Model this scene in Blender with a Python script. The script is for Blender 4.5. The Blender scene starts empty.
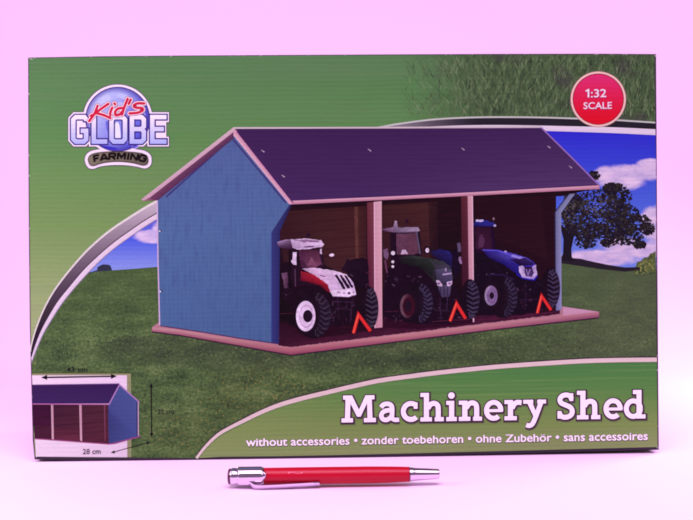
import bpy, math, random
import numpy as np
from mathutils import Vector, Matrix
from mathutils.geometry import tessellate_polygon

random.seed(7)
sc = bpy.context.scene
C = sc.collection
LIFT = 0.002                       # the carton bows down 2 mm between its bottom corners

# ------------------------------------------------------------------ camera
cam_d = bpy.data.cameras.new('camera')
cam = bpy.data.objects.new('camera', cam_d); C.objects.link(cam)
sc.camera = cam
cam_d.sensor_width = 36.0
cam_d.lens = 900 * 36 / 693
cam_d.clip_start = 0.01
cam_d.clip_end = 50
pit, yaw, rol = [math.radians(a) for a in (-0.5433, 1.1376, -0.5467)]
fwd = Vector((math.sin(yaw)*math.cos(pit), math.cos(yaw)*math.cos(pit), math.sin(pit)))
right = Vector((math.cos(yaw), -math.sin(yaw), 0))
up = right.cross(fwd)
r2 = right*math.cos(rol) + up*math.sin(rol)
u2 = -right*math.sin(rol) + up*math.cos(rol)
M = Matrix((r2, u2, -fwd)).transposed().to_4x4()
M.translation = Vector((-0.0126, -0.6461, 0.1464 + LIFT))
cam.matrix_world = M

# ------------------------------------------------------------------ world, lamps, exposure
w = bpy.data.worlds.new('World'); sc.world = w
w.use_nodes = True
bg = w.node_tree.nodes['Background']
bg.inputs[0].default_value = (1.0, 0.68, 1.0, 1)
bg.inputs[1].default_value = 0.22

def area(name, loc, target, size, power, col=(1.0, 0.66, 1.0), sy=None):
    l = bpy.data.lights.new(name, 'AREA'); l.energy = power; l.color = col
    l.shape = 'RECTANGLE'; l.size = size; l.size_y = sy or size
    o = bpy.data.objects.new(name, l); C.objects.link(o)
    o.location = loc
    d = Vector(target) - Vector(loc)
    o.rotation_euler = d.to_track_quat('-Z', 'Y').to_euler()
    return o
area('softbox_overhead', (0.0, -0.52, 0.98), (0, -0.06, 0.06), 0.9, 13.0, sy=0.6)
area('softbox_side', (-0.58, -0.22, 0.34), (-0.30, -0.10, 0.0), 0.22, 2.1)
area('softbox_side', (0.62, 0.20, 0.36), (0.36, 0.12, 0.0), 0.22, 3.0)

area('added_backdrop_fill', (-0.85, 0.10, 0.80), (-0.62, 0.8, 0.25), 0.5, 2.3, sy=0.3)  # pair of unseen lamps added to brighten the backdrop's sides
area('added_backdrop_fill', (0.85, 0.10, 0.80), (0.62, 0.8, 0.25), 0.5, 2.3, sy=0.3)
sc.view_settings.view_transform = 'Standard'
sc.view_settings.look = 'None'
sc.view_settings.exposure = 0
sc.view_settings.gamma = 1
sc.render.engine = 'CYCLES'
sc.cycles.filter_width = 2.5       # the photograph is a soft one

# light that falls on the carton: divides a colour seen in the photograph into an ink colour
ILL = (1.52, 0.95, 1.52)
def lin(c):
    c = c/255.0
    return c/12.92 if c <= 0.04045 else ((c+0.055)/1.055)**2.4
def ink(rgb):
    return tuple(min(0.95, max(0.003, lin(v)/ILL[i])) for i, v in enumerate(rgb)) + (1.0,)

# ------------------------------------------------------------------ measured print -> metres on the carton's front
BW, BH = 0.45, 0.2868
src = [(28, 57), (656, 53.8), (658.6, 450.6), (33.3, 459.3)]
dst = [(-BW/2, BH), (BW/2, BH), (BW/2, 0), (-BW/2, 0)]
A = []; b_ = []
for (x, y), (X, Z) in zip(src, dst):
    A.append([x, y, 1, 0, 0, 0, -X*x, -X*y]); b_.append(X)
    A.append([0, 0, 0, x, y, 1, -Z*x, -Z*y]); b_.append(Z)
h_ = np.linalg.solve(np.array(A, float), np.array(b_, float))
def front(x, y):
    d = h_[6]*x + h_[7]*y + 1
    return ((h_[0]*x + h_[1]*y + h_[2])/d, (h_[3]*x + h_[4]*y + h_[5])/d + LIFT)

# ------------------------------------------------------------------ materials
class N:
    """small helper around one node tree"""
    def __init__(s, name):
        s.m = bpy.data.materials.new(name); s.m.use_nodes = True
        s.t = s.m.node_tree; s.n = s.t.nodes; s.p = s.n['Principled BSDF']
    def new(s, typ, **kw):
        n = s.n.new(typ)
        for k, v in kw.items(): setattr(n, k, v)
        return n
    def link(s, a, b): s.t.links.new(a, b)
    def val(s, sock, v):
        if isinstance(v, (int, float)): sock.default_value = v
        elif isinstance(v, (tuple, list)): sock.default_value = v
        else: s.link(v, sock)
    def math(s, op, a, b=0.0, c=0.0):
        n = s.new('ShaderNodeMath', operation=op)
        s.val(n.inputs[0], a); s.val(n.inputs[1], b); s.val(n.inputs[2], c)
        return n.outputs[0]
    def mix(s, f, a, b, mode='MIX'):
        n = s.new('ShaderNodeMix', data_type='RGBA', blend_type=mode)
        s.val(n.inputs[0], f); s.val(n.inputs[6], a); s.val(n.inputs[7], b)
        return n.outputs[2]
    def ramp(s, f, stops, ease=False):
        n = s.new('ShaderNodeValToRGB'); r = n.color_ramp
        if ease: r.interpolation = 'EASE'
        while len(r.elements) < len(stops): r.elements.new(0.5)
        for e, (p, c) in zip(r.elements, stops): e.position = p; e.color = c
        s.val(n.inputs[0], f); return n.outputs[0]
    def step(s, f, lo, hi):
        n = s.new('ShaderNodeMapRange', interpolation_type='SMOOTHSTEP')
        s.val(n.inputs[0], f); n.inputs[1].default_value = lo; n.inputs[2].default_value = hi
        return n.outputs[0]
    def uv(s):
        """position on the front in units near the photograph's pixels"""
        tc = s.new('ShaderNodeTexCoord'); sx = s.new('ShaderNodeSeparateXYZ')
        s.link(tc.outputs['Object'], sx.inputs[0])
        u = s.math('MULTIPLY_ADD', sx.outputs[0], 628/BW, 28+314)
        v = s.math('MULTIPLY_ADD', sx.outputs[2], -400/BH, 457 + LIFT*400/BH)
        return u, v
    def noise(s, u, v, su, sv, detail=3, rough=0.55, seed=0.0):
        c = s.new('ShaderNodeCombineXYZ')
        s.link(s.math('MULTIPLY', u, su), c.inputs[0]); s.link(s.math('MULTIPLY', v, sv), c.inputs[1])
        c.inputs[2].default_value = seed
        n = s.new('ShaderNodeTexNoise'); n.inputs['Scale'].default_value = 1
        n.inputs['Detail'].default_value = detail; n.inputs['Roughness'].default_value = rough
        s.link(c.outputs[0], n.inputs['Vector']); return n.outputs[0]
    def blob(s, u, v, cx, cy, rx, ry):
        a = s.math('MULTIPLY_ADD', u, 1/rx, -cx/rx); b = s.math('MULTIPLY_ADD', v, 1/ry, -cy/ry)
        return s.math('SUBTRACT', 1.0, s.math('ADD', s.math('MULTIPLY', a, a), s.math('MULTIPLY', b, b)))
    def card(s, col, rough=0.5, spec=0.05):
        """coated card: fluting shows through as faint horizontal ridges"""
        u, v = s.u, s.v
        wob = s.math('MULTIPLY_ADD', s.noise(u, v, 0.012, 0.03, 2), 5.0, v)
        fl = s.math('SINE', s.math('MULTIPLY', wob, 2*math.pi/4.6))
        fl = s.math('MULTIPLY', fl, s.math('MULTIPLY_ADD', s.noise(u, v, .02, .05, 2, seed=9), 1.6, -.3))
        big = s.noise(u, v, 0.012, 0.016, 2, seed=4)
        h = s.math('MULTIPLY_ADD', big, 14.0, fl)
        bp = s.new('ShaderNodeBump'); bp.inputs['Strength'].default_value = 0.8
        bp.inputs['Distance'].default_value = 0.0001
        s.link(h, bp.inputs['Height']); s.link(bp.outputs[0], s.p.inputs['Normal'])
        gr = s.noise(u, v, 0.55, 0.55, 3, 0.7, seed=2)
        g2 = s.math('MULTIPLY_ADD', gr, 0.30, 0.85)
        rgb = s.new('ShaderNodeCombineColor')
        for i in range(3): s.link(g2, rgb.inputs[i])
        s.link(s.mix(1.0, col, rgb.outputs[0], 'MULTIPLY'), s.p.inputs['Base Color'])
        s.p.inputs['Roughness'].default_value = rough
        s.p.inputs['Specular IOR Level'].default_value = spec
        return s.m
def card_mat(name):
    n = N(name); n.u, n.v = n.uv(); return n

MAT = {}
n = card_mat('printed_ink')
at = n.new('ShaderNodeAttribute', attribute_name='ink')
MAT['ink'] = n.card(at.outputs['Color'])

n = card_mat('printed_photo_ink'); u, v = n.u, n.v
at = n.new('ShaderNodeAttribute', attribute_name='ink')
m1 = n.step(n.noise(u, v, .30, .34, 4, .7, seed=11), .34, .68)
m2 = n.step(n.noise(u, v, .10, .12, 3, .6, seed=12), .36, .66)
k = n.math('MULTIPLY_ADD', m1, .26, n.math('MULTIPLY_ADD', m2, .22, .74))
cb = n.new('ShaderNodeCombineColor')
for i, g in enumerate((1.02, .97, 1.04)): n.link(n.math('MULTIPLY', k, g), cb.inputs[i])
MAT['photo'] = n.card(n.mix(1.0, at.outputs['Color'], cb.outputs[0], 'MULTIPLY'))

# green of the upper panel, running into a photograph of long grass at the right
n = card_mat('printed_green'); u, v = n.u, n.v
f = n.math('MULTIPLY_ADD', v, 1/420, -50/420)
base = n.ramp(f, [(0, ink((84, 118, 80))), (.2, ink((90, 130, 78))), (.42, ink((122, 146, 88))), (.64, ink((166, 168, 126))), (1, ink((170, 164, 134)))])
band = n.noise(u, v, .004, .11, 3, seed=5)
base = n.mix(n.math('MULTIPLY_ADD', band, .5, -.12), base, ink((118, 128, 104)))
g1 = n.noise(u, v, .30, .085, 4, .65, seed=1)
g2 = n.noise(n.math('MULTIPLY_ADD', v, .55, u), v, .24, .05, 3, .6, seed=3)
g = n.math('ADD', n.math('MULTIPLY', g1, .55), n.math('MULTIPLY', g2, .45))
grass = n.ramp(g, [(.34, ink((44, 50, 42))), (.45, ink((66, 78, 58))), (.54, ink((84, 100, 70))), (.66, ink((122, 130, 102)))])
patch = n.noise(u, v, .02, .03, 2, seed=8)
grass = n.mix(n.step(patch, .5, .7), grass, ink((70, 66, 66)))
edge = n.math('ADD', n.math('MULTIPLY_ADD', u, 1/95, -392/95), n.math('MULTIPLY_ADD', g2, 1.4, -.7))
MAT['green'] = n.card(n.mix(n.step(edge, 0, 1), base, grass))

n = card_mat('printed_title_green'); u, v = n.u, n.v
f = n.math('MULTIPLY_ADD', v, 1/100, -358/100)
base = n.ramp(f, [(0, ink((74, 126, 76))), (.38, ink((98, 136, 78))), (.7, ink((136, 146, 90))), (1, ink((158, 154, 116)))])
band = n.noise(u, v, .006, .3, 3, seed=6)
base = n.mix(n.math('MULTIPLY', n.step(band, .45, .8), .4), base, ink((150, 162, 108)))
lft = n.step(u, 430, 200)
base = n.mix(n.math('MULTIPLY', lft, .5), base, ink((138, 148, 96)))
MAT['title_green'] = n.card(base)

n = card_mat('printed_sky'); u, v = n.u, n.v
f = n.math('MULTIPLY_ADD', v, 1/150, -130/150)
side = n.step(u, 300, 420)
sky_r = n.ramp(f, [(0, ink((48, 34, 206))), (.25, ink((58, 66, 214))), (.6, ink((86, 106, 228))), (1, ink((124, 138, 236)))])
sky_l = n.ramp(f, [(.55, ink((112, 100, 204))), (.72, ink((74, 88, 222))), (.92, ink((136, 142, 230)))])
sky = n.mix(side, sky_l, sky_r)
ns = n.noise(u, v, .07, .10, 4, .6, seed=2)
ns2 = n.math('MULTIPLY_ADD', ns, 1.3, -.65)
d = None
for bl in [(636, 176, 40, 9), (620, 184, 26, 10), (652, 168, 18, 6), (604, 178, 14, 9), (660, 232, 20, 24), (650, 222, 12, 12),
           (640, 254, 44, 9), (596, 262, 44, 9), (620, 247, 22, 6), (147, 236, 17, 7), (158, 230, 10, 10)]:
    b = n.blob(u, v, *bl)
    b = n.math('MAXIMUM', b, -1.0)
    d = b if d is None else n.math('MAXIMUM', d, b)
cl = n.step(n.math('ADD', d, ns2), -.25, .65)
cc = n.ramp(n.noise(u, v, .05, .12, 3, seed=7), [(.3, ink((188, 160, 222))), (.65, ink((236, 198, 240)))])
MAT['sky'] = n.card(n.mix(cl, sky, cc))

n = card_mat('printed_field'); u, v = n.u, n.v
a1 = n.noise(u, v, .34, .42, 4, .72, seed=1)
a2 = n.noise(u, v, .03, .07, 3, .6, seed=2)
g = n.math('ADD', n.math('MULTIPLY', a1, .6), n.math('MULTIPLY', a2, .4))
fld = n.ramp(g, [(.33, ink((44, 52, 38))), (.45, ink((70, 84, 56))), (.55, ink((92, 108, 68))), (.67, ink((134, 140, 100)))])
hill = n.step(v, 345, 268)
fld = n.mix(n.math('MULTIPLY', hill, .55), fld, ink((70, 88, 54)))
rt = n.step(u, 480, 620)
fld = n.mix(n.math('MULTIPLY', rt, .45), fld, ink((90, 92, 78)))
fl = n.noise(u, v, .33, .33, 3, .7, seed=5)
yb = n.blob(u, v, 258, 396, 66, 40)
yb = n.math('MAXIMUM', yb, n.blob(u, v, 178, 432, 50, 30))
yf = n.math('MULTIPLY', n.step(yb, 0, .8), n.step(fl, .5, .68))
fld = n.mix(n.math('MULTIPLY', yf, .5), fld, ink((146, 134, 82)))
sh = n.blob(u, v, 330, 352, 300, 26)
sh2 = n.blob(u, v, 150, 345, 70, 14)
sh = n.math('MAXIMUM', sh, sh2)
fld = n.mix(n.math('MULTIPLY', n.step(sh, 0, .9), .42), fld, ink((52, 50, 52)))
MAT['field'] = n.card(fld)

n = card_mat('printed_bluewall'); u, v = n.u, n.v
gx = n.math('SINE', n.math('MULTIPLY', u, 2*math.pi/4.2))
gy = n.math('SINE', n.math('MULTIPLY', v, 2*math.pi/4.6))
wv = n.math('ADD', n.step(gx, .3, 1), n.math('MULTIPLY', n.step(gy, .3, 1), .7))
wv = n.math('MULTIPLY', wv, n.math('MULTIPLY', n.math('MULTIPLY_ADD', n.noise(u, v, .05, .06, 3), .5, .2), .34))
f = n.math('MULTIPLY_ADD', v, 1/200, -135/200)
base = n.ramp(f, [(0, ink((82, 94, 154))), (.5, ink((82, 104, 158))), (1, ink((76, 100, 154)))])
base = n.mix(wv, base, ink((62, 78, 138)))
st = n.noise(u, v, .28, .045, 3, .65, seed=3)
base = n.mix(n.math('MULTIPLY', n.step(st, .45, .72), .5), base, ink((68, 78, 138)))
mo = n.noise(u, v, .05, .06, 3, .6, seed=6)
base = n.mix(n.math('MULTIPLY', n.step(mo, .5, .7), .2), base, ink((88, 102, 158)))
MAT['blue_wall'] = n.card(base)

n = card_mat('printed_roof'); u, v = n.u, n.v
f = n.math('MULTIPLY_ADD', v, 1/80, -128/80)
rr = n.step(u, 330, 600)
a = n.ramp(f, [(0, ink((58, 28, 78))), (1, ink((68, 38, 92)))])
b = n.ramp(f, [(0, ink((60, 30, 82))), (1, ink((88, 56, 110)))])
base = n.mix(rr, a, b)
st = n.noise(u, v, .02, .35, 3, .6, seed=3)
MAT['roof'] = n.card(n.mix(n.math('MULTIPLY', n.step(st, .4, .75), .35), base, ink((56, 26, 78))), spec=.08)

n = card_mat('printed_planks'); u, v = n.u, n.v
at = n.new('ShaderNodeAttribute', attribute_name='ink')
sl = n.math('MULTIPLY_ADD', u, .08, v)
pl = n.math('FRACT', n.math('MULTIPLY', sl, 1/9.5))
ln = n.math('LESS_THAN', pl, .13)
gr = n.noise(u, sl, .03, .6, 3, .6)
base = n.mix(n.math('MULTIPLY', n.step(gr, .4, .75), .5), at.outputs['Color'], ink((52, 16, 32)))
base = n.mix(n.math('MULTIPLY', ln, .28), base, ink((38, 10, 24)))
MAT['planks'] = n.card(base)

def plain(name, col, rough=.5, metal=0.0, spec=.5, coat=0.0, bump=None):
    n = N(name)
    n.p.inputs['Base Color'].default_value = col
    n.p.inputs['Roughness'].default_value = rough
    n.p.inputs['Metallic'].default_value = metal
    n.p.inputs['Specular IOR Level'].default_value = spec
    n.p.inputs['Coat Weight'].default_value = coat
    tc = n.new('ShaderNodeTexCoord'); no = n.new('ShaderNodeTexNoise')
    n.link(tc.outputs['Object'], no.inputs['Vector'])
    no.inputs['Scale'].default_value = bump[0] if bump else 300
    no.inputs['Detail'].default_value = 4
    if bump:
        bp = n.new('ShaderNodeBump'); bp.inputs['Strength'].default_value = bump[1]; bp.inputs['Distance'].default_value = bump[2]
        n.link(no.outputs[0], bp.inputs['Height']); n.link(bp.outputs[0], n.p.inputs['Normal'])
    r = n.math('MULTIPLY_ADD', no.outputs[0], rough*.5, rough*.75)
    n.link(r, n.p.inputs['Roughness'])
    return n.m
MAT['card_edge_shade'] = plain('dark_card_edge_shade', (.03, .022, .035, 1), .7, spec=.2, bump=(900, .4, .0002))  # card edge painted dark; along the bottom it stands in for the contact shadow
MAT['card_green'] = plain('green_card_side', (.09, .16, .07, 1), .6, spec=.2, bump=(200, .2, .0002))
MAT['backdrop'] = plain('pale_backdrop_paper', (.92, .755, .92, 1), .75, spec=.15, bump=(60, .05, .0004))
MAT['pen_red'] = plain('red_lacquer', (.44, .0015, .02, 1), .32, spec=.25, coat=.08)
MAT['chrome'] = plain('chrome', (.74, .66, .76, 1), .12, metal=1.0)
MAT['pen_dark'] = plain('dark_plum_plastic', (.10, .012, .05, 1), .3)
MAT['pen_print'] = plain('pale_pen_print', (.62, .10, .16, 1), .35)

# ------------------------------------------------------------------ setting: one paper sweep
def mesh_obj(name, verts, faces, mats, parent=None, smooth=False, fm=None):
    me = bpy.data.meshes.new(name); me.from_pydata(verts, [], faces)
    for m in mats: me.materials.append(m)
    if fm: me.polygons.foreach_set('material_index', fm)
    if smooth: me.polygons.foreach_set('use_smooth', [True]*len(me.polygons))
    me.update()
    o = bpy.data.objects.new(name, me); C.objects.link(o)
    if parent: o.parent = parent
    return o
prof = [(-1.6, 0), (-.8, 0), (-.2, 0), (.40, 0)]
for i in range(1, 25):
    a = math.pi/2*i/24
    prof.append((.40 + .40*math.sin(a), .40 - .40*math.cos(a)))
prof += [(.80, .7), (.80, 1.5)]
vs = []; fs = []
NX = 12
for (y, z) in prof:
    for i in range(NX+1): vs.append((-1.8 + 3.6*i/NX, y, z))
for j in range(len(prof)-1):
    for i in range(NX):
        a = j*(NX+1)+i; fs.append((a, a+1, a+NX+2, a+NX+1))
bd = mesh_obj('backdrop', vs, fs, [MAT['backdrop']], smooth=True)
bd['kind'] = 'structure'

# ------------------------------------------------------------------ the toy box
box = bpy.data.objects.new('toy_box', None); C.objects.link(box)
box['label'] = 'large green cardboard toy box printed with a machinery shed and three tractors'
box['category'] = 'toy box'

OUT_T = [(28, 57.2), (70, 56.4), (104, 55.9), (180, 55.2), (280, 54.6), (380, 54.1), (500, 53.6), (600, 53.4), (656, 53.8)]
OUT_R = [(656.7, 150), (657.4, 250), (658.2, 360), (658.9, 450)]
OUT_B = [(600, 451.6), (510, 453.9), (380, 457.2), (280, 459.2), (180, 460.2), (100, 460.4), (34.6, 459.6)]
OUT_L = [(32.8, 440), (31.2, 380), (29.8, 325), (29, 250), (28.3, 150)]
xs_T, ys_T = zip(*OUT_T)
def yT(x): return float(np.interp(x, xs_T, ys_T)) + 1.1
def yB(x):
    p = sorted(OUT_B + [(658.9, 450)]); return float(np.interp(x, [q[0] for q in p], [q[1] for q in p])) - 3.2
def xL(y):
    p = sorted([(q[1], q[0]) for q in OUT_L + [OUT_T[0], OUT_B[-1]]]); return float(np.interp(y, [q[0] for q in p], [q[1] for q in p])) + .9
def xR(y):
    p = sorted([(q[1], q[0]) for q in OUT_R + [OUT_T[-1]]]); return float(np.interp(y, [q[0] for q in p], [q[1] for q in p])) - 1.3

def build_carton():
    out = OUT_T + OUT_R + OUT_B + OUT_L
    loop = [front(*p) for p in out]
    cx = sum(p[0] for p in loop)/len(loop); cz = sum(p[1] for p in loop)/len(loop)
    rings = []
    def ring(y, inset):
        r = []
        for x, z in loop:
            sx = x - math.copysign(inset, x-cx) if abs(abs(x-cx)-BW/2) < .012 else x
            sz = z - math.copysign(inset, z-cz) if abs(abs(z-cz)-BH/2) < .012 else z
            r.append((sx, y, sz))
        return r
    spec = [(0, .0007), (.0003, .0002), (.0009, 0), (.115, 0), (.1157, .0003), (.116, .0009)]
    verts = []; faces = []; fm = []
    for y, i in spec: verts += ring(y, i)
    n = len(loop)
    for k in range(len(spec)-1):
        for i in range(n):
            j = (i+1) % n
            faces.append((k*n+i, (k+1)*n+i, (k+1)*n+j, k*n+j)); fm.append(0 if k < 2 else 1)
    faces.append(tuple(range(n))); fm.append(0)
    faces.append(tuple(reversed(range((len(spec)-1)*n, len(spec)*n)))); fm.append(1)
    me = mesh_obj('carton', verts, faces, [MAT['card_edge_shade'], MAT['card_green']], box, fm=fm)
    return me
carton = build_carton()

# ------------------------------------------------------------------ print builder
LAYER = [0.0]
STEP = 1.6e-6
def catmull(pts, k=6, closed=False):
    P = [np.array(p, float) for p in pts]; n = len(P); out = []
    rng = range(n) if closed else range(n-1)
    for i in rng:
        p0 = P[i-1] if (i > 0 or closed) else 2*P[0]-P[1]
        p1 = P[i]; p2 = P[(i+1) % n]
        p3 = P[(i+2) % n] if (i+2 < n or closed) else 2*P[n-1]-P[n-2]
        for j in range(k):
            t = j/k
            out.append(tuple(.5*((2*p1)+(p2-p0)*t+(2*p0-5*p1+4*p2-p3)*t*t+(3*p1-p0-3*p2+p3)*t**3)))
    if not closed: out.append(tuple(P[-1]))
    return out

class Part:
    def __init__(s, name, parent, label=None, mat='ink'):
        s.name, s.parent, s.label, s.dm = name, parent, label, mat
        s.v = []; s.f = []; s.c = []; s.fm = []; s.mats = []
    def _mat(s, m):
        if m not in s.mats: s.mats.append(m)
        return s.mats.index(m)
    def _lay(s, jit):
        if jit is None:
            LAYER[0] += 1; return LAYER[0]
        return LAYER[0] + random.random()*jit
    def raw(s, pts, tris, col, mat=None, jit=None):
        y = -(0.00003 + s._lay(jit)*STEP)
        b = len(s.v); mi = s._mat(mat or s.dm)
        for i, p in enumerate(pts):
            X, Z = front(p[0], p[1]); s.v.append((X, y, Z))
            cc = col(p[0], p[1]) if callable(col) else (col[i] if isinstance(col, list) else col)
            s.c.append(ink(cc))
        for t in tris: s.f.append(tuple(b+q for q in t)); s.fm.append(mi)
    def poly(s, pts, col=(0, 0, 0), mat=None, jit=None):
        if (mat or s.dm) == 'photo' and jit is None:         # a printed photograph has no ruled outlines
            q = []
            for a, b in zip(pts, list(pts[1:])+[pts[0]]):
                m = max(1, int(math.dist(a, b)/1.8))
                for i in range(m):
                    t = i/m; c_ = None
                    q.append((a[0]+(b[0]-a[0])*t+(random.gauss(0, .22) if i else 0), a[1]+(b[1]-a[1])*t+(random.gauss(0, .22) if i else 0)))
            if isinstance(col, list):
                cc = []
                for (a, ca), (b, cb_) in zip(zip(pts, col), list(zip(pts[1:], col[1:]))+[(pts[0], col[0])]):
                    m = max(1, int(math.dist(a, b)/1.8))
                    cc += [lerp(ca, cb_, i/m) for i in range(m)]
                col = cc
            pts = q
        t = tessellate_polygon([[Vector((p[0], -p[1], 0)) for p in pts]])
        s.raw(pts, t, col, mat, jit)
    def strip(s, A, B, col, mat=None, jit=None):
        """band between two polylines with the same number of points; col may be a pair (edge A, edge B)"""
        n = len(A); pts = list(A)+list(B)
        if isinstance(col, tuple) and isinstance(col[0], tuple): col = [col[0]]*n + [col[1]]*n
        s.raw(pts, [(i, i+1, n+i+1, n+i) for i in range(n-1)], col, mat, jit)
    def stroke(s, pts, wd, col, closed=False, cap=False, mat=None, jit=None):
        P = [np.array(p, float) for p in pts]; n = len(P)
        L = []; Rr = []
        for i in range(n):
            a = P[i-1] if (i or closed) else None; b = P[(i+1) % n] if (i < n-1 or closed) else None
            d1 = None if a is None else (P[i]-a)/max(1e-6, np.linalg.norm(P[i]-a))
            d2 = None if b is None else (b-P[i])/max(1e-6, np.linalg.norm(b-P[i]))
            if d1 is None: d1 = d2
            if d2 is None: d2 = d1
            n1 = np.array([-d1[1], d1[0]]); n2 = np.array([-d2[1], d2[0]])
            m = n1+n2; q = np.linalg.norm(m)
            m = n1 if q < .2 else m/q
            ww = (wd[i] if isinstance(wd, list) else wd)/2
            k = ww/max(.45, float(m@n1))
            L.append(tuple(P[i]+m*k)); Rr.append(tuple(P[i]-m*k))
        if closed: L.append(L[0]); Rr.append(Rr[0])
        s.strip(L, Rr, col, mat, jit)
        if cap and not closed:
            for i in (0, n-1):
                ww = (wd[i] if isinstance(wd, list) else wd)/2
                s.disc(P[i][0], P[i][1], ww, ww, col, mat, 10)
    def disc(s, cx, cy, rx, ry, col, mat=None, n=40, rings=1, rot=0.0, jit=None):
        pts = [(cx, cy)]; tr = []
        cr, sr = math.cos(rot), math.sin(rot)
        for k in range(1, rings+1):
            for i in range(n):
                a = 2*math.pi*i/n; x = rx*k/rings*math.cos(a); y = ry*k/rings*math.sin(a)
                pts.append((cx+x*cr-y*sr, cy+x*sr+y*cr))
        for i in range(n): tr.append((0, 1+i, 1+(i+1) % n))
        for k in range(1, rings):
            for i in range(n):
                a = 1+(k-1)*n+i; b = 1+(k-1)*n+(i+1) % n
                tr.append((a, a+n, b+n, b))
        s.raw(pts, tr, col, mat, jit)
    def ring(s, cx, cy, rx, ry, wd, col, n=48):
        s.stroke([(cx+rx*math.cos(2*math.pi*i/n), cy+ry*math.sin(2*math.pi*i/n)) for i in range(n)], wd, col, closed=True)
    def text(s, string, fn, col, bold=0.0, jit=None, shear=0.0, spacing=1.0):
        """flat lettering; fn maps (fraction along, height in cap heights) to a place on the print"""
        vs, fs = letters(string, bold, shear, spacing)
        s.raw([fn(x, y) for x, y in vs], fs, col, jit=jit)
    def build(s):
        me = bpy.data.meshes.new(s.name); me.from_pydata(s.v, [], s.f)
        for m in s.mats: me.materials.append(MAT[m])
        me.polygons.foreach_set('material_index', s.fm)
        at = me.color_attributes.new('ink', 'FLOAT_COLOR', 'POINT')
        at.data.foreach_set('color', np.array(s.c, np.float32).ravel())
        # all print faces look out of the carton
        me.update()
        flip = [p.index for p in me.polygons if p.normal.y > 0]
        if flip:
            import bmesh
            bm = bmesh.new(); bm.from_mesh(me); bm.faces.ensure_lookup_table()
            bmesh.ops.reverse_faces(bm, faces=[bm.faces[i] for i in flip]); bm.to_mesh(me); bm.free()
        o = bpy.data.objects.new(s.name, me); C.objects.link(o); o.parent = s.parent
        if s.label: o['label'] = s.label
        return o
_cache = {}
def letters(string, bold, shear, spacing):
    key = (string, bold, shear, spacing)
    if key in _cache: return _cache[key]
    cu = bpy.data.curves.new('lettering', 'FONT'); cu.body = string; cu.size = 1; cu.offset = bold; cu.shear = shear
    cu.space_character = spacing; cu.resolution_u = 3
    ob = bpy.data.objects.new('lettering', cu); C.objects.link(ob)
    bpy.context.view_layer.update()
    me = bpy.data.meshes.new_from_object(ob.evaluated_get(bpy.context.evaluated_depsgraph_get()))
    vs = np.array([(v.co.x, v.co.y) for v in me.vertices]); fs = [tuple(p.vertices) for p in me.polygons]
    bpy.data.objects.remove(ob); bpy.data.curves.remove(cu); bpy.data.meshes.remove(me)
    x0, x1 = vs[:, 0].min(), vs[:, 0].max()
    r = ([((x-x0)/(x1-x0), y/CAP) for x, y in vs], fs)
    _cache[key] = r; return r
CAP = 0.729
def line_fn(x0, x1, y0, y1, cap):
    return lambda f, h: (x0+(x1-x0)*f, y0+(y1-y0)*f - h*cap)
def lerp(a, b, t): return tuple(a[i]+(b[i]-a[i])*t for i in range(3))
def polyfn(pts):
    xs, ys = zip(*pts); return lambda x: float(np.interp(x, xs, ys))

# ---- green front panel with long grass at the upper right
p = Part('front_panel', box)
outl = [(xL(57), yT(30))] + [(x, yT(x)) for x in range(60, 650, 30)] + [(xR(54), yT(655))]
outl += [(xR(y), y) for y in range(100, 440, 40)] + [(xR(447), yB(657))]
outl += [(x, yB(x)) for x in range(640, 40, -30)] + [(xL(457), yB(36))]
outl += [(xL(y), y) for y in range(430, 80, -40)]
p.poly(outl, mat='green')
LAYER[0] += 2
for i in range(1900):                                   # single blades of the long grass
    x = 655 - 250*random.random()**1.25; y0 = yT(x) + random.random()*62
    if random.random() > (x-385)/120: continue
    L = random.uniform(5, 15); lean = random.gauss(-.5 if x < 500 else .1, .55)*L; wd = random.uniform(.35, .8)
    y1 = max(yT(x)+.3, y0 - L)
    x2 = min(xR(60)-.5, max(380, x+lean))
    cc = random.choice([(48, 54, 42), (70, 86, 60), (88, 106, 74), (104, 118, 86), (128, 134, 108), (56, 54, 50), (76, 94, 64)])
    k = random.uniform(.85, 1.1)
    cc = tuple(c*k for c in cc)
    p.raw([(x-wd/2, y0), (x+wd/2, y0), ((x+x2)/2+wd*.3-lean*.12, (y0+y1)/2), (x2, y1), ((x+x2)/2-wd*.3-lean*.12, (y0+y1)/2)], [(0, 1, 2, 3, 4)], cc, jit=6)
LAYER[0] += 7
# pale scuffs on the card's edges and corners
for i in range(60):
    k = random.random()
    if k < .3: x, y = random.choice([(29.2, 58), (30.5, 58.4), (654, 54.6), (655.4, 56), (653, 54.4), (36, 457), (657.4, 447.6)]); x += random.gauss(0, .8); y += random.gauss(0, .6)
    elif k < .7: x = random.uniform(32, 652); y = yT(x)-.2
    elif k < .85: y = random.uniform(62, 440); x = xR(y)+.5
    else: y = random.uniform(62, 440); x = xL(y)-.2
    a = random.uniform(.3, 1.5) if k < .7 else .35; b = .3 if k < .7 else random.uniform(.4, 1.6)
    p.poly([(x-a, y), (x, y-b), (x+a, y+.1), (x+.1, y+b)], random.choice([(196, 170, 190), (160, 140, 158), (226, 200, 222)]), jit=6)
LAYER[0] += 7
panel = p.build()

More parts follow.
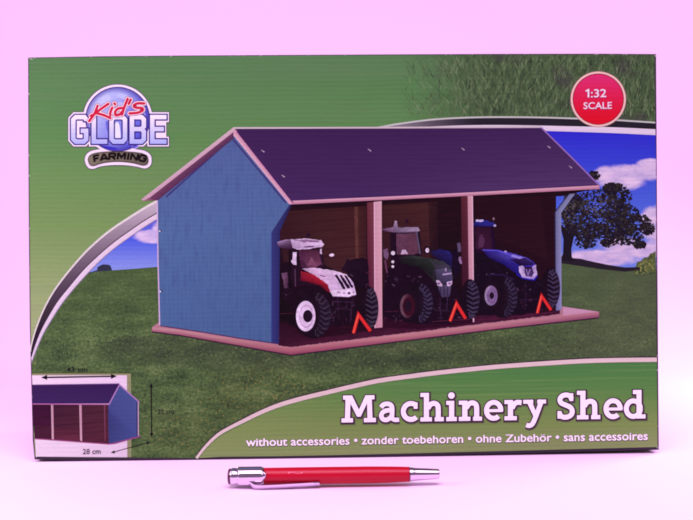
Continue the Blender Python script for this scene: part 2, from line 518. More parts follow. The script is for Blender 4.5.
# ---- landscape photograph: sky, field, tree
arcL_out = [(30.4, 352), (31.4, 345), (35.6, 330), (43, 311), (52, 294), (62.5, 279), (75, 263.7), (87, 250.5), (101, 237.7), (113.5, 228), (127, 219), (147, 206.5), (160, 199.5)]
arcL_a = [(31.2, 357), (34.6, 346), (40.5, 331), (49, 315), (58, 300.5), (70, 285.5), (84, 269), (98.5, 255), (114, 241.8), (129, 231), (142, 222), (156, 213.5), (166, 208)]
arcL_b = [(31.8, 362), (37.5, 347), (44, 332.5), (52, 319), (62, 303.5), (74, 288.5), (87.5, 273.5), (101, 259.8), (116, 247), (131, 236.2), (144, 227.2), (156.5, 219.5), (166, 214)]
arcL_out, arcL_a, arcL_b = [catmull(q, 4) for q in (arcL_out, arcL_a, arcL_b)]
arcR_out = [(372, 128.5), (383, 126.6), (400, 123.6), (432, 119.6), (462, 117.8), (493, 117.1), (530, 117.3), (560, 118), (610, 119.8), (655.2, 122.6)]
arcR_b = [(372, 129.5), (384, 128.6), (401, 127.8), (433, 126.4), (463, 125.4), (494, 125), (530, 125.4), (560, 126), (610, 127.2), (655.3, 129.2)]
arcR_w = [(372, 130.5), (385, 130), (402, 130), (434, 130), (464, 130), (495, 130.5), (530, 130.8), (560, 131.4), (610, 133), (655.4, 135.2)]
arcR_out, arcR_b, arcR_w = [catmull(q, 4) for q in (arcR_out, arcR_b, arcR_w)]

title_arc = [(196.5, 458), (206, 446), (218, 434.6), (231, 427), (243.5, 420.8), (258, 413.6), (275, 406.4), (292, 401), (310, 396.3), (326, 392.6), (341.6, 388.8), (360, 384.6), (380, 380.4),
             (410, 376.2), (440, 372.4), (470, 369.2), (500, 366.4), (540, 363.6), (583.5, 361), (620, 360), (657.2, 359.6)]
title_arc = catmull(title_arc, 3)

lp = Part('landscape_print', box)
hor = [(84, 273), (98, 271), (112, 270.2), (130, 269), (157, 266.8), (180, 266)]
sky_l = [q for q in arcL_b if q[0] > 84] + [(180, 212), (180, 266)] + hor[::-1][1:]
sky_r = [(q[0], q[1]-.4) for q in arcR_w if q[0] > 500] + [(655.9, 160), (656, 210), (656.3, 270), (640, 270), (600, 268), (560, 262), (520, 262), (520, 140)]
fld = [q for q in arcL_b if q[0] <= 86] + hor + [(180, 300), (300, 330), (556, 300), (556, 259)]
fld += [(566, 259), (578, 260.5), (590, 263), (607, 266), (625, 268.6), (640, 268), (656.3, 266)]
fld += [(xR(y), y) for y in (300, 330, 358)]
fld += [(q[0], q[1]) for q in title_arc[::-1] if q[0] < 656] + [(xL(440)+6, yB(40)), (xL(430), 430), (xL(400), 400), (xL(370), 370)]
lp.poly(fld, mat='field')
LAYER[0] += 2
for i in range(2600):                                    # tufts and flecks that give the field its grain
    x = random.uniform(40, 650); y = random.uniform(335, 452)
    ya = float(np.interp(x, [q[0] for q in title_arc], [q[1] for q in title_arc])) if x > 197 else 452
    if y > ya-5 or (x < 136 and y > 366): continue
    wd = random.uniform(.4, 1.0); L = random.uniform(.6, 2.2)
    warm = (200 < x < 310 and y > 378) or (x > 130 and y > 415 and x < 215)
    cc = random.choice([(124, 118, 76), (140, 126, 80), (104, 108, 70), (60, 62, 48)] if warm else [(50, 58, 42), (92, 108, 66), (112, 124, 80), (64, 78, 50), (100, 110, 76)])
    lp.raw([(x-wd, y), (x, y+.7), (x+wd*.9, y-.2), (x+random.gauss(0, 1), y-L)], [(0, 1, 2, 3)], cc, jit=6)
LAYER[0] += 7
lp_o = lp.build()
for q in (sky_l, sky_r):
    s = Part('sky', lp_o); s.poly(q, mat='sky'); s.build()
s = Part('hedge', lp_o)
hd = [(97, 271.5), (97.5, 267), (100, 265.4), (103, 264.2), (107, 264.4), (110, 265), (111.5, 268), (112, 270.6)]
s.poly(hd, (48, 48, 70))
s.poly([(86, 273), (92, 271.6), (97.5, 269.4), (98, 271.6)], (70, 72, 110))
rb = [(633, 271), (636, 266), (637, 262), (641, 261), (644, 257.6), (648, 257), (650, 253.6), (653, 253), (655.6, 250.6), (656.2, 272)]
s.poly(rb, (92, 96, 62))
LAYER[0] += 2
for i in range(110):
    x = random.uniform(635, 655); y = random.uniform(252 + (656-x)*.72, 274)
    r = random.uniform(.6, 1.5)
    s.poly([(x-r, y), (x, y-r), (x+r*.8, y-r*.2), (x+r*.2, y+r)], random.choice([(120, 122, 74), (146, 140, 84), (60, 66, 44), (98, 104, 62)]), jit=5)
LAYER[0] += 6
s.poly([(560, 256), (567, 257.6), (580, 258.6), (590, 261), (607, 264.6), (625, 267.4), (640, 267), (640, 270), (625, 271.6), (600, 269), (580, 266), (560, 263)], (40, 30, 44))
s.build()

t8 = lambda x, y: (530+x/4.25, 150+y/4.25)
tr = Part('tree', lp_o)
tr.poly([t8(*q) for q in [(128, 470), (140, 440), (142, 380), (128, 320), (150, 330), (165, 350), (180, 335), (205, 330), (186, 372), (176, 420), (178, 455), (195, 474)]], (30, 20, 34))
for a in ([(150, 350), (230, 300), (330, 230)], [(160, 370), (260, 330), (420, 320)], [(160, 340), (180, 270), (250, 180)], [(180, 350), (300, 370), (460, 380)], [(300, 260), (360, 190)]):
    tr.stroke([t8(*q) for q in a], [2.6] + [1.4]*(len(a)-2) + [.6], (30, 20, 34))
LAYER[0] += 2
crown = [(295, 225, 105, 62, 1.4), (375, 200, 58, 56, 1), (195, 262, 56, 60, 1), (450, 310, 66, 44, .8), (300, 320, 125, 58, 1.6), (350, 160, 40, 22, .4), (275, 108, 26, 18, .25),
         (400, 372, 82, 32, .8), (235, 392, 48, 26, .4), (500, 335, 34, 28, .4), (465, 402, 28, 14, .2), (160, 300, 30, 50, .4), (330, 395, 30, 18, .2), (385, 270, 78, 44, 1.0), (240, 340, 72, 40, .8), (370, 330, 82, 38, .8), (180, 220, 40, 40, .4)]
wts = [c[4] for c in crown]
def leaf(cx, cy, rad, cc):
    k = random.randint(5, 7); a0 = random.random()*6
    tr.poly([(cx+rad*random.uniform(.5, 1.2)*math.cos(a0+6.283*i/k), cy+rad*random.uniform(.4, 1.0)*math.sin(a0+6.283*i/k)) for i in range(k)], cc, jit=10)
for c in crown:
    for i in range(16):
        x, y = t8(c[0]+c[2]*random.uniform(-.72, .72), c[1]+c[3]*random.uniform(-.72, .72))
        if x < 648: leaf(x, y, random.uniform(1.8, 3.6), random.choice([(30, 20, 34), (36, 26, 36), (26, 18, 34)]))
LAYER[0] += 11
for i in range(3600):
    c = random.choices(crown, wts)[0]
    a = random.random()*6.283; q = math.sqrt(random.random())
    X = c[0]+c[2]*q*math.cos(a); Y = c[1]+c[3]*q*math.sin(a)
    x, y = t8(X, Y)
    if x > xR(y)-1.6: continue
    g1 = ((X-285)/75)**2+((Y-240)/34)**2 < 1 or ((X-160)/38)**2+((Y-262)/60)**2 < 1 or ((X-330)/45)**2+((Y-205)/22)**2 < 1
    if g1 and random.random() < .34: cc = random.choice([(80, 70, 78), (94, 84, 88), (64, 56, 66)])
    else: cc = random.choice([(28, 18, 32), (36, 26, 36), (44, 36, 40), (30, 22, 44), (58, 52, 50)])
    leaf(x, y, random.uniform(.6, 1.7), cc)
LAYER[0] += 11
tr.build()

# ---- white and black swoosh round the landscape, pale arc over the title
sw = Part('border_swoosh', box)
def gcol(q):
    t = min(1, max(0, (335-q[1])/130)); return lerp((52, 34, 54), (196, 168, 194), t**1.5) if t > .25 else lerp((44, 26, 48), (66, 50, 62), t/.25)
nA = len(arcL_out)
sw.strip(arcL_out, arcL_a, [gcol(q) for q in arcL_out]+[gcol(q) for q in arcL_a])
sw.strip(arcL_a, arcL_b, ((232, 200, 232), (222, 188, 222)))
sw.stroke(arcL_out, [1.2+1.2*i/nA for i in range(nA)], (226, 204, 214))
sw.stroke(arcL_a, 1.0, (70, 48, 72))
sw.stroke(arcL_b, .8, (150, 128, 168))
sw.build(); sw = Part('border_swoosh', box)
nR = len(arcR_out)
def rcol(q): return lerp((150, 130, 150), (40, 32, 46), min(1, max(0, (q[0]-385)/90)))
sw.strip(arcR_out, arcR_b, [rcol(q) for q in arcR_out]+[rcol(q) for q in arcR_b])
sw.strip(arcR_b, arcR_w, ((236, 206, 238), (226, 196, 232)))
sw.stroke(arcR_out, 1.7, (198, 186, 194))
sw.build()

# ---- title panel
tp = Part('title_panel', box)
ta = [(min(q[0], xR(q[1])), q[1]) for q in title_arc]
tp.poly(ta + [(xR(400), 400), (xR(446), yB(657))] + [(x, yB(x)) for x in range(640, 200, -30)], mat='title_green')
tp.stroke([(q[0], q[1]-2.6) for q in ta], 1.3, (66, 46, 62))
tp.stroke([(q[0], q[1]+2.4) for q in ta], 1.2, (96, 110, 76))
tp.stroke(ta, [2.6+1.8*min(1, i/20) for i in range(len(ta))], (240, 198, 214))
tp_o = tp.build()
BASE = LAYER[0]                                         # what lies apart on the print starts again from here

# ------------------------------------------------------------------ printed shed
sh = Part('printed_shed', box, mat='photo')
# ground plate
top = [(152, 327.2), (291, 348), (599, 311.8), (562, 306.5), (560, 300), (300, 300), (165, 318)]
sh.poly(top, (184, 118, 140), mat='ink')
sh.strip([(152, 327.2), (180, 330), (291, 348), (400, 334.6), (500, 322.6), (599, 311.8)], [(151.6, 331.4), (180, 335), (291, 354.8), (400, 341), (500, 328.6), (599, 317.4)],
         [(200, 142, 156), (200, 138, 152), (190, 112, 130), (204, 134, 146), (200, 132, 148), (196, 122, 146), (150, 74, 106), (150, 74, 106), (146, 62, 96), (160, 78, 110), (160, 80, 114), (140, 66, 106)], mat='ink')
sh.stroke([(151.6, 331.8), (180, 335.4), (291, 355.2), (400, 341.4), (500, 329), (599, 317.8)], 1.2, (58, 32, 54), mat='ink')
sh.poly([(562.7, 306.5), (599, 311.6), (563, 315.4)], (208, 146, 184), mat='ink')
# floor inside
sh.poly([(278.5, 345.5), (291, 347), (383, 335.6), (470, 325.2), (560, 314), (560, 290), (400, 300), (279, 318)], [(59, 17, 40), (79, 26, 53), (72, 22, 49), (73, 24, 52), (68, 22, 49), (26, 6, 19), (28, 7, 21), (35, 9, 25)])
# back wall and dark recess
sh.poly([(279, 203), (291, 202), (383, 197), (470, 190), (470, 300), (383, 312), (279, 322)], [(39, 15, 23), (54, 24, 30), (48, 20, 27), (28, 9, 21), (22, 5, 17), (22, 6, 17), (19, 5, 16)], mat='planks')
sh.poly([(290, 205), (360, 201), (362, 270), (320, 280), (284, 262), (279, 232)], [(58, 26, 31), (63, 28, 30), (72, 35, 39), (59, 26, 35), (54, 26, 33), (52, 22, 30)], mat='planks')
sh.poly([(356, 203), (366, 202), (367, 300), (358, 290)], [(72, 36, 31), (59, 26, 31), (59, 24, 36), (81, 42, 39)], mat='planks')
sh.poly([(354, 203), (357.5, 203), (358.5, 268), (356, 268)], (93, 52, 49))
sh.poly([(383, 202), (430, 200), (436, 300), (383, 300)], [(63, 31, 33), (73, 36, 37), (54, 22, 33), (41, 15, 27)], mat='planks')
sh.poly([(428, 200), (440, 199.4), (440, 300), (432, 300)], [(54, 26, 30), (39, 15, 25), (31, 10, 23), (39, 15, 26)])
sh.poly([(438, 199), (556, 192), (556, 312), (470, 316), (438, 300)], [(26, 6, 19), (35, 11, 23), (37, 11, 27), (26, 6, 21), (16, 2, 15)], mat='planks')
sh.poly([(474, 198), (540, 194), (548, 260), (500, 240), (474, 236)], [(33, 10, 21), (39, 13, 23), (43, 15, 27), (39, 13, 26), (32, 9, 23)], mat='planks')
sh.poly([(279, 236), (279, 318), (300, 330), (340, 332), (372, 326), (372, 290), (320, 262), (284, 262)], [(31, 13, 27), (19, 6, 17), (26, 5, 19), (28, 6, 21), (26, 6, 19), (26, 9, 21), (35, 15, 27), (39, 15, 27)])
# shade just under the eaves as printed
sh.strip([(291, 205), (383, 199.6), (470, 194.6), (598, 188)], [(289, 211), (383, 205), (470, 199.6), (562, 196)], ((22, 5, 19), (37, 13, 23)))
sh_o = sh.build()

s = Part('end_wall', sh_o)
wall = [(233.5, 134), (160, 196), (157.5, 200), (158.2, 260), (160, 325), (200, 331), (240, 337.6), (271.5, 342.4), (271.5, 232), (290, 204)]
s.poly(wall, mat='blue_wall')
s.poly([(271.5, 232), (290.5, 203), (291.6, 205), (280, 231), (279, 343.2), (271.5, 342.4)], [(54, 54, 116), (48, 42, 100), (38, 32, 84), (42, 40, 98), (44, 40, 104), (54, 56, 124)])
s.stroke([(157.2, 200), (158, 260), (159.7, 325)], 1.3, (206, 168, 218))
s.stroke([(271.5, 232.5), (271.6, 342)], .7, (60, 62, 146))
s.stroke([(160, 325.6), (200, 331.6), (240, 338.2), (279, 343.8)], 1.0, (70, 44, 96))
s.stroke([(166, 197), (232, 138), (286, 203)], 1.6, (62, 48, 112))
for q in ((160.6, 230.6), (161.2, 291)):
    s.disc(q[0], q[1], 1.1, 1.3, (40, 30, 70), n=10); s.disc(q[0]-.8, q[1]+.4, .8, .9, (226, 210, 240), n=10)
s.build()

s = Part('post', sh_o)
s.poly([(367, 202.6), (374.6, 202), (374.8, 327), (368, 318)], [(104, 44, 58), (122, 58, 74), (96, 34, 64), (80, 26, 54)])
s.poly([(374, 201.8), (381.6, 201), (382.4, 327.2), (375, 328)], [(206, 148, 172), (216, 160, 182), (216, 148, 176), (202, 130, 160)])
s.stroke([(374.2, 202), (375, 328)], .9, (236, 176, 210)); s.build()
s = Part('post', sh_o)
s.poly([(461, 196.6), (468, 196), (468.6, 300), (462, 290)], [(84, 34, 46), (96, 40, 58), (66, 20, 46), (60, 18, 40)])
s.poly([(467.6, 196), (472.6, 195.4), (474, 322), (469.4, 323)], [(204, 142, 166), (212, 154, 176), (208, 142, 170), (196, 128, 158)])
s.stroke([(472.4, 196), (473.8, 322)], .8, (240, 184, 216)); s.build()
s = Part('post', sh_o)
s.poly([(555, 212), (569, 194), (575, 193.6), (561, 213), (561.6, 309.6), (555.6, 310.6)], [(104, 104, 150), (118, 118, 164), (132, 124, 168), (138, 134, 182), (150, 140, 196), (110, 104, 156)])
s.stroke([(555, 212), (555.6, 310.6)], 1.0, (52, 40, 76)); s.stroke([(555, 212), (569, 194)], 1.0, (52, 40, 76)); s.build()

s = Part('roof', sh_o)
s.poly([(233.5, 129), (541, 127.4), (599.5, 186.4), (291, 201.6)], mat='roof')
s.strip([(291, 200.6), (380, 196.9), (470, 192.4), (599.6, 185)], [(291, 204.4), (380, 200.2), (470, 195.8), (599.4, 189)], ((222, 162, 190), (180, 106, 142)))
s.stroke([(291, 200.4), (380, 196.4), (470, 192), (599.4, 184.8)], .8, (70, 28, 92))
s.stroke([(541, 127.4), (570, 156), (599.8, 186)], 1.4, (150, 104, 184))
s.stroke([(233.5, 128), (380, 127.6), (541, 127.0)], 1.7, (206, 178, 196))
s.poly([(229.4, 130.5), (233.4, 128), (237, 131), (293.2, 203.6), (289.4, 204.4)], [(222, 168, 192), (230, 184, 202), (194, 122, 160), (208, 142, 176), (220, 160, 190)])
s.stroke([(237, 131.6), (293.4, 203.2)], 1.0, (88, 34, 96))
s.poly([(233.5, 127.2), (141.2, 199.4), (143.2, 200.8), (150, 198.6), (233.5, 133)], [(206, 168, 186), (204, 160, 186), (190, 126, 160), (196, 142, 172), (206, 152, 182)])
s.poly([(233.5, 132), (150, 197.4), (143.4, 200.8), (158, 200.2), (233.5, 138.6)], [(108, 56, 92), (112, 58, 92), (176, 106, 142), (90, 44, 84), (78, 44, 84)])
for q in ((263, 151), (283.3, 176), (369.6, 150), (463, 149), (549, 147), (570.5, 167)):
    s.stroke([(q[0]-1.6, q[1]-1.0), (q[0]+1.2, q[1]+.9)], 1.0, (168, 128, 164))
    s.disc(q[0]+.9, q[1]+.8, .55, .55, (206, 176, 200), n=8)
s.build()

# ------------------------------------------------------------------ printed tractors
def tyre(name, parent, T, cx, cy, rx, ry, rimc=None, rim=None, face=None, tread=(66, 54, 86), side='right', dark=(26, 10, 26), k=9, hub=None, wide=False):
    w_ = Part(name, parent, mat='photo')
    S = T.s
    c = T(cx, cy)
    w_.disc(c[0], c[1], rx/S, ry/S, lambda x, y: lerp(dark, (44, 30, 54), min(1, max(0, (x-c[0])/(rx/S)))), n=32, rings=2)
    for i in range(k):                                   # lugs on the tread that turns to the right
        a = -1.25 + 2.5*i/(k-1)
        e = (cx+rx*.98*math.cos(a), cy+ry*.97*math.sin(a))
        m = (cx+rx*.66*math.cos(a)-2, cy+ry*.80*math.sin(a)+8)
        st = (cx+rx*.40*math.cos(a), cy+ry*.72*math.sin(a)-6)
        if wide: m = (cx+rx*.40*math.cos(a)-4, cy+ry*.88*math.sin(a)+9); st = (cx-rx*.35*math.cos(a), cy+ry*.88*math.sin(a)-5)
        w_.stroke([T(*st), T(*m), T(*e)], [1.1, 2.2, 1.7], tread)
        w_.stroke([T(st[0]+4, st[1]+7), T(m[0]+3, m[1]+8), T(e[0]-2, e[1]+8)], .8, (18, 6, 20))
    if rim:
        q = T(rim[0], rim[1])
        w_.disc(q[0], q[1], (rim[2]+9)/S, (rim[3]+12)/S, (30, 12, 30), n=28)
        hi = lerp(rimc, (255, 240, 255), .25)
        w_.disc(q[0], q[1], rim[2]/S, rim[3]/S, lambda x, y: lerp(rimc, hi, min(1, max(0, .5+(q[0]-x)/(rim[2]/S)))), n=28, rings=2)
        w_.disc(q[0]+.5, q[1]+.2, rim[2]*.72/S, rim[3]*.76/S, lerp(rimc, (60, 20, 60), .22), n=24)
        w_.disc(q[0]+.3, q[1], rim[2]*.64/S, rim[3]*.68/S, rimc, n=24)
        if hub: w_.disc(q[0]+hub[0]/S, q[1], hub[1]/S, hub[2]/S, (34, 14, 36), n=20)
    return w_.build()
def chevron(parent, T, L, A_, R_, wd):
    c = Part('warning_chevron', parent)
    l, a, r = T(*L), T(*A_), T(*R_)
    c.stroke([l, a, r], wd+1.6, (84, 10, 30)); c.stroke([l, a, r], wd, (232, 44, 50)); c.stroke([(l[0]-.4, l[1]), (a[0]-.3, a[1]-.2)], wd*.4, (250, 92, 76))
    return c.build()
class TT:
    def __init__(s, ox, oy, k): s.ox, s.oy, s.s = ox, oy, k
    def __call__(s, x, y): return (s.ox+x/s.s, s.oy+y/s.s)
    def m(s, pts): return [s(*q) for q in pts]

def clutter(b, T, x0, y0, x1, y1, n_):
    for i in range(n_):
        x = random.uniform(x0, x1); y = random.uniform(y0, y1); a = random.choice((0.05, 1.5, 1.6, -.2, .6)); L = random.uniform(3, 18)
        cc = random.choice([(54, 28, 54), (62, 38, 66), (46, 16, 40), (16, 4, 20), (70, 30, 56), (84, 58, 88)])
        b.stroke([T(x, y), T(x+L*math.cos(a), y+L*math.sin(a))], random.uniform(.5, 1.5), cc)
# white and red tractor
T = TT(270, 215, 4)
SHED = LAYER[0]
b = Part('printed_tractor', box, 'white and red tractor printed in the left bay', 'photo')
b.poly(T.m([(285, 218), (298, 200), (304, 184), (312, 172), (318, 182), (340, 174), (372, 170), (392, 180), (396, 290), (345, 285), (320, 240)]), [(34, 14, 34)]*4+[(26, 10, 28)]*7)
b.poly(T.m([(40, 240), (90, 230), (170, 250), (240, 300), (345, 322), (350, 400), (330, 440), (250, 450), (100, 400), (50, 330)]), (28, 8, 26))
b.poly(T.m([(120, 440), (250, 446), (330, 440), (400, 440), (400, 462), (180, 492), (100, 470)]), (40, 8, 28))
b.stroke(T.m([(40, 395), (100, 392)]), .8, (64, 26, 48)); b.stroke(T.m([(250, 345), (330, 348)]), .9, (62, 36, 66)); b.stroke(T.m([(262, 372), (325, 378)]), .8, (56, 30, 58))
b.stroke(T.m([(270, 330), (276, 420)]), .9, (54, 28, 56)); b.stroke(T.m([(330, 335), (322, 430)]), 1.0, (58, 32, 60))
clutter(b, T, 50, 250, 120, 330, 16); clutter(b, T, 240, 330, 345, 440, 34); clutter(b, T, 290, 190, 390, 290, 12)
bo = b.build()
tyre('wheel', bo, T, 396, 372, 38, 86, wide=True, tread=(66, 52, 74), k=10)
tyre('wheel', bo, T, 172, 398, 74, 94, (232, 196, 238), (143, 404, 39, 61), tread=(60, 44, 64), k=10, hub=(8, 19, 25))
s = Part('cab', bo, mat='photo')
s.poly(T.m([(85, 132), (208, 132), (216, 205), (225, 280), (130, 285), (95, 290), (80, 250)]), (36, 12, 32))
s.poly(T.m([(114, 140), (196, 138), (207, 196), (178, 212), (124, 206)]), [(74, 32, 60), (70, 30, 50), (120, 62, 92), (110, 56, 90), (96, 48, 80)])
s.poly(T.m([(150, 200), (165, 165), (180, 190), (190, 205)]), (132, 74, 104)); s.poly(T.m([(120, 205), (128, 175), (140, 190), (146, 208)]), (70, 30, 60))
s.stroke(T.m([(112, 138), (120, 212)]), 1.1, (24, 6, 24)); s.stroke(T.m([(196, 138), (210, 204)]), 1.2, (60, 30, 62))
s.poly(T.m([(28, 108), (60, 98), (86, 96), (86, 136), (60, 136), (34, 126)]), [(150, 118, 160), (170, 136, 176), (120, 84, 120), (60, 30, 60), (40, 14, 40), (80, 50, 84)])
s.poly(T.m([(82, 97), (150, 94), (205, 100), (217, 118), (208, 128), (150, 136), (112, 138), (90, 132)]), [(200, 166, 206), (226, 190, 226), (224, 186, 228), (232, 196, 236), (206, 166, 210), (222, 186, 226), (216, 176, 216), (170, 136, 176)])
s.poly(T.m([(95, 100), (150, 97), (200, 103), (190, 109), (130, 108)]), (140, 100, 140))
s.poly(T.m([(138, 124), (176, 122), (174, 128), (140, 130)]), (110, 70, 116))
s.stroke(T.m([(146, 94), (150, 76)]), .8, (50, 20, 46)); s.disc(*T(153, 80), 2.2, 1.9, (44, 16, 44), n=10)
s.poly(T.m([(92, 148), (107, 148), (106, 200), (94, 198), (84, 184), (90, 176)]), (224, 192, 230))
s.poly(T.m([(200, 136), (208, 134), (207, 158), (199, 152)]), (216, 180, 216))
s.stroke(T.m([(214, 168), (238, 160)]), .7, (50, 20, 46)); s.disc(*T(247, 160), 2.6, 1.5, (232, 200, 230), n=14, rot=-.1)
s.poly(T.m([(46, 232), (70, 228), (74, 290), (58, 292)]), [(120, 82, 112), (90, 54, 86), (60, 30, 56), (98, 60, 90)])
s.stroke(T.m([(78, 140), (82, 290)]), 1.6, (20, 4, 22)); s.stroke(T.m([(100, 215), (102, 285)]), 1.0, (90, 56, 84))
s.build()
s = Part('hood', bo, mat='photo')
s.poly(T.m([(124, 222), (180, 240), (228, 272), (246, 312), (225, 304), (200, 282), (150, 268), (122, 262)]), [(150, 26, 48), (178, 30, 52), (176, 28, 50), (120, 14, 40), (110, 12, 38), (96, 10, 34), (80, 8, 32), (92, 12, 36)])
s.poly(T.m([(128, 214), (172, 211), (250, 221), (308, 238), (334, 272), (344, 318), (312, 327), (252, 325), (240, 306), (230, 276), (184, 244)]),
       [(196, 150, 190), (216, 178, 216), (230, 196, 234), (228, 192, 232), (214, 178, 224), (222, 188, 230), (236, 204, 238), (226, 190, 230), (206, 168, 208), (214, 176, 216), (214, 172, 210)])
s.poly(T.m([(252, 300), (338, 298), (344, 318), (312, 327), (252, 325), (244, 310)]), (238, 208, 240))
for a in ([(258, 240), (268, 238), (302, 290), (300, 297), (292, 296)], [(277, 240), (287, 239), (320, 288), (318, 294), (309, 293)], [(296, 240), (305, 242), (333, 285), (331, 291), (324, 290)]):
    s.poly(T.m(a), (34, 16, 40))
s.disc(*T(316, 312), 1.5, 1.4, (96, 60, 110), n=12); s.disc(*T(275, 309), 1.7, 1.1, (176, 140, 186), n=12); s.disc(*T(296, 311), 1.2, 1.0, (182, 146, 190), n=12); s.disc(*T(334, 309), 1.0, 1.2, (176, 140, 186), n=12)
s.stroke(T.m([(200, 240), (222, 247)]), 1.0, (126, 84, 122)); s.stroke(T.m([(255, 326), (314, 329), (344, 320)]), .9, (90, 50, 86))
s.build()
chevron(bo, T, (334, 472), (354, 398), (402, 464), 3.0)

# dark green tractor
T = TT(370, 210, 4)
LAYER[0] = SHED
b = Part('printed_tractor', box, 'dark green tractor printed in the middle bay', 'photo')
b.poly(T.m([(60, 240), (120, 200), (240, 240), (330, 290), (360, 330), (360, 440), (300, 462), (100, 450), (52, 420)]), (28, 8, 28))
b.poly(T.m([(60, 430), (180, 455), (300, 455), (410, 430), (410, 452), (200, 476), (56, 470)]), (48, 10, 34))
b.poly(T.m([(238, 166), (282, 156), (320, 166), (334, 200), (330, 235), (300, 208), (262, 192)]), [(28, 20, 60), (34, 26, 88), (40, 32, 108), (32, 26, 84), (28, 20, 64), (26, 18, 64), (26, 16, 54)])
b.poly(T.m([(348, 132), (362, 130), (364, 166), (352, 168)]), (96, 76, 112)); b.poly(T.m([(350, 188), (364, 186), (368, 216), (356, 214)]), (150, 110, 156))
b.poly(T.m([(326, 165), (350, 160), (362, 240), (340, 280), (330, 230)]), (26, 10, 36))
b.stroke(T.m([(60, 406), (130, 404)]), .9, (70, 24, 52)); b.stroke(T.m([(260, 400), (320, 404)]), .8, (56, 30, 60)); b.stroke(T.m([(280, 350), (284, 440)]), 1.0, (50, 26, 56))
b.stroke(T.m([(310, 345), (306, 400)]), 1.0, (60, 40, 72)); b.stroke(T.m([(250, 446), (400, 436)]), .8, (86, 32, 58))
clutter(b, T, 62, 240, 200, 300, 22); clutter(b, T, 250, 350, 350, 445, 30); clutter(b, T, 56, 420, 140, 450, 8)
bo = b.build()
tyre('wheel', bo, T, 400, 356, 38, 80, wide=True, tread=(66, 54, 84), k=10)
tyre('wheel', bo, T, 190, 372, 62, 84, (56, 12, 30), (150, 384, 30, 48), tread=(62, 50, 80), k=11, hub=(2, 14, 22))
s = Part('cab', bo, mat='photo')
s.poly(T.m([(80, 90), (198, 84), (208, 180), (130, 200), (84, 240)]), (32, 12, 32))
s.poly(T.m([(104, 96), (184, 92), (194, 172), (150, 180), (106, 178)]), [(100, 60, 86), (90, 52, 70), (98, 56, 76), (112, 68, 96), (92, 52, 78)])
s.poly(T.m([(122, 176), (128, 160), (142, 158), (152, 176)]), (206, 170, 206))
s.stroke(T.m([(186, 88), (200, 176)]), 1.7, (92, 76, 104)); s.stroke(T.m([(100, 94), (102, 190)]), 1.3, (26, 8, 28))
s.poly(T.m([(46, 78), (92, 68), (98, 88), (60, 86)]), [(100, 70, 108), (150, 118, 150), (120, 84, 120), (70, 40, 72)])
s.poly(T.m([(92, 70), (99, 42), (108, 44), (112, 70), (194, 68), (200, 82), (190, 88), (112, 92), (94, 90)]), [(120, 92, 124), (190, 158, 192), (176, 146, 180), (128, 106, 132), (160, 134, 166), (166, 138, 172), (92, 70, 98), (84, 62, 90), (98, 76, 104)])
s.stroke(T.m([(148, 68), (148, 44)]), .8, (60, 26, 52)); s.disc(*T(148, 44), 1.4, 1.9, (40, 14, 40), n=10)
s.poly(T.m([(52, 158), (70, 152), (76, 178), (68, 200), (56, 190)]), (116, 78, 112))
s.stroke(T.m([(60, 200), (68, 250)]), 1.6, (110, 60, 90))
for x, y, r in ((92, 172, 2.1), (91, 207, 1.5), (91, 226, 1.4)):
    s.disc(*T(x, y), r+.9, r+.9, (24, 8, 26), n=12); s.disc(*T(x, y), r, r, (232, 206, 232), n=12)
s.disc(*T(228, 160), 3.4, 3.8, (28, 10, 30), n=14); s.disc(*T(229, 161), 1.9, 2.5, (228, 198, 226), n=12)
s.build()
s = Part('hood', bo, mat='photo')
s.poly(T.m([(118, 188), (170, 182), (240, 193), (292, 204), (322, 226), (332, 270), (320, 345), (286, 350), (268, 310), (244, 270), (200, 230), (130, 214)]),
       [(34, 30, 36), (46, 52, 50), (50, 54, 52), (58, 58, 64), (64, 58, 78), (52, 42, 64), (44, 30, 52), (40, 28, 48), (36, 26, 40), (38, 34, 40), (34, 30, 36), (30, 22, 30)])
s.poly(T.m([(120, 190), (236, 198), (260, 230), (248, 266), (200, 230), (124, 212)]), [(28, 26, 30), (38, 44, 40), (32, 38, 34), (30, 28, 32), (26, 24, 28), (26, 18, 28)])
s.poly(T.m([(262, 238), (300, 232), (326, 238), (330, 286), (300, 296), (270, 286)]), [(70, 62, 90), (92, 84, 112), (88, 78, 112), (66, 54, 88), (60, 48, 80), (64, 52, 82)])
s.poly(T.m([(272, 306), (300, 300), (324, 306), (318, 346), (288, 350)]), [(84, 72, 104), (100, 86, 120), (84, 72, 106), (66, 50, 84), (70, 54, 88)])
for q in ((282, 330), (296, 328), (310, 328)): s.stroke(T.m([(q[0], 304), (q[0], q[1]+14)]), .7, (40, 24, 50))
s.stroke(T.m([(290, 258), (326, 253)]), 1.7, (176, 150, 196)); s.disc(*T(303, 238), .9, 1.9, (166, 140, 182), n=10)
s.poly(T.m([(264, 280), (278, 282), (290, 298), (286, 306), (270, 302)]), (212, 178, 216)); s.poly(T.m([(306, 288), (328, 282), (328, 296), (318, 305), (308, 304)]), (206, 172, 214))
s.disc(*T(275, 294), 1.4, 1.2, (110, 84, 130), n=10); s.disc(*T(318, 294), 1.3, 1.1, (110, 84, 130), n=10)
s.build()
chevron(bo, T, (320, 444), (346, 374), (382, 434), 2.9)

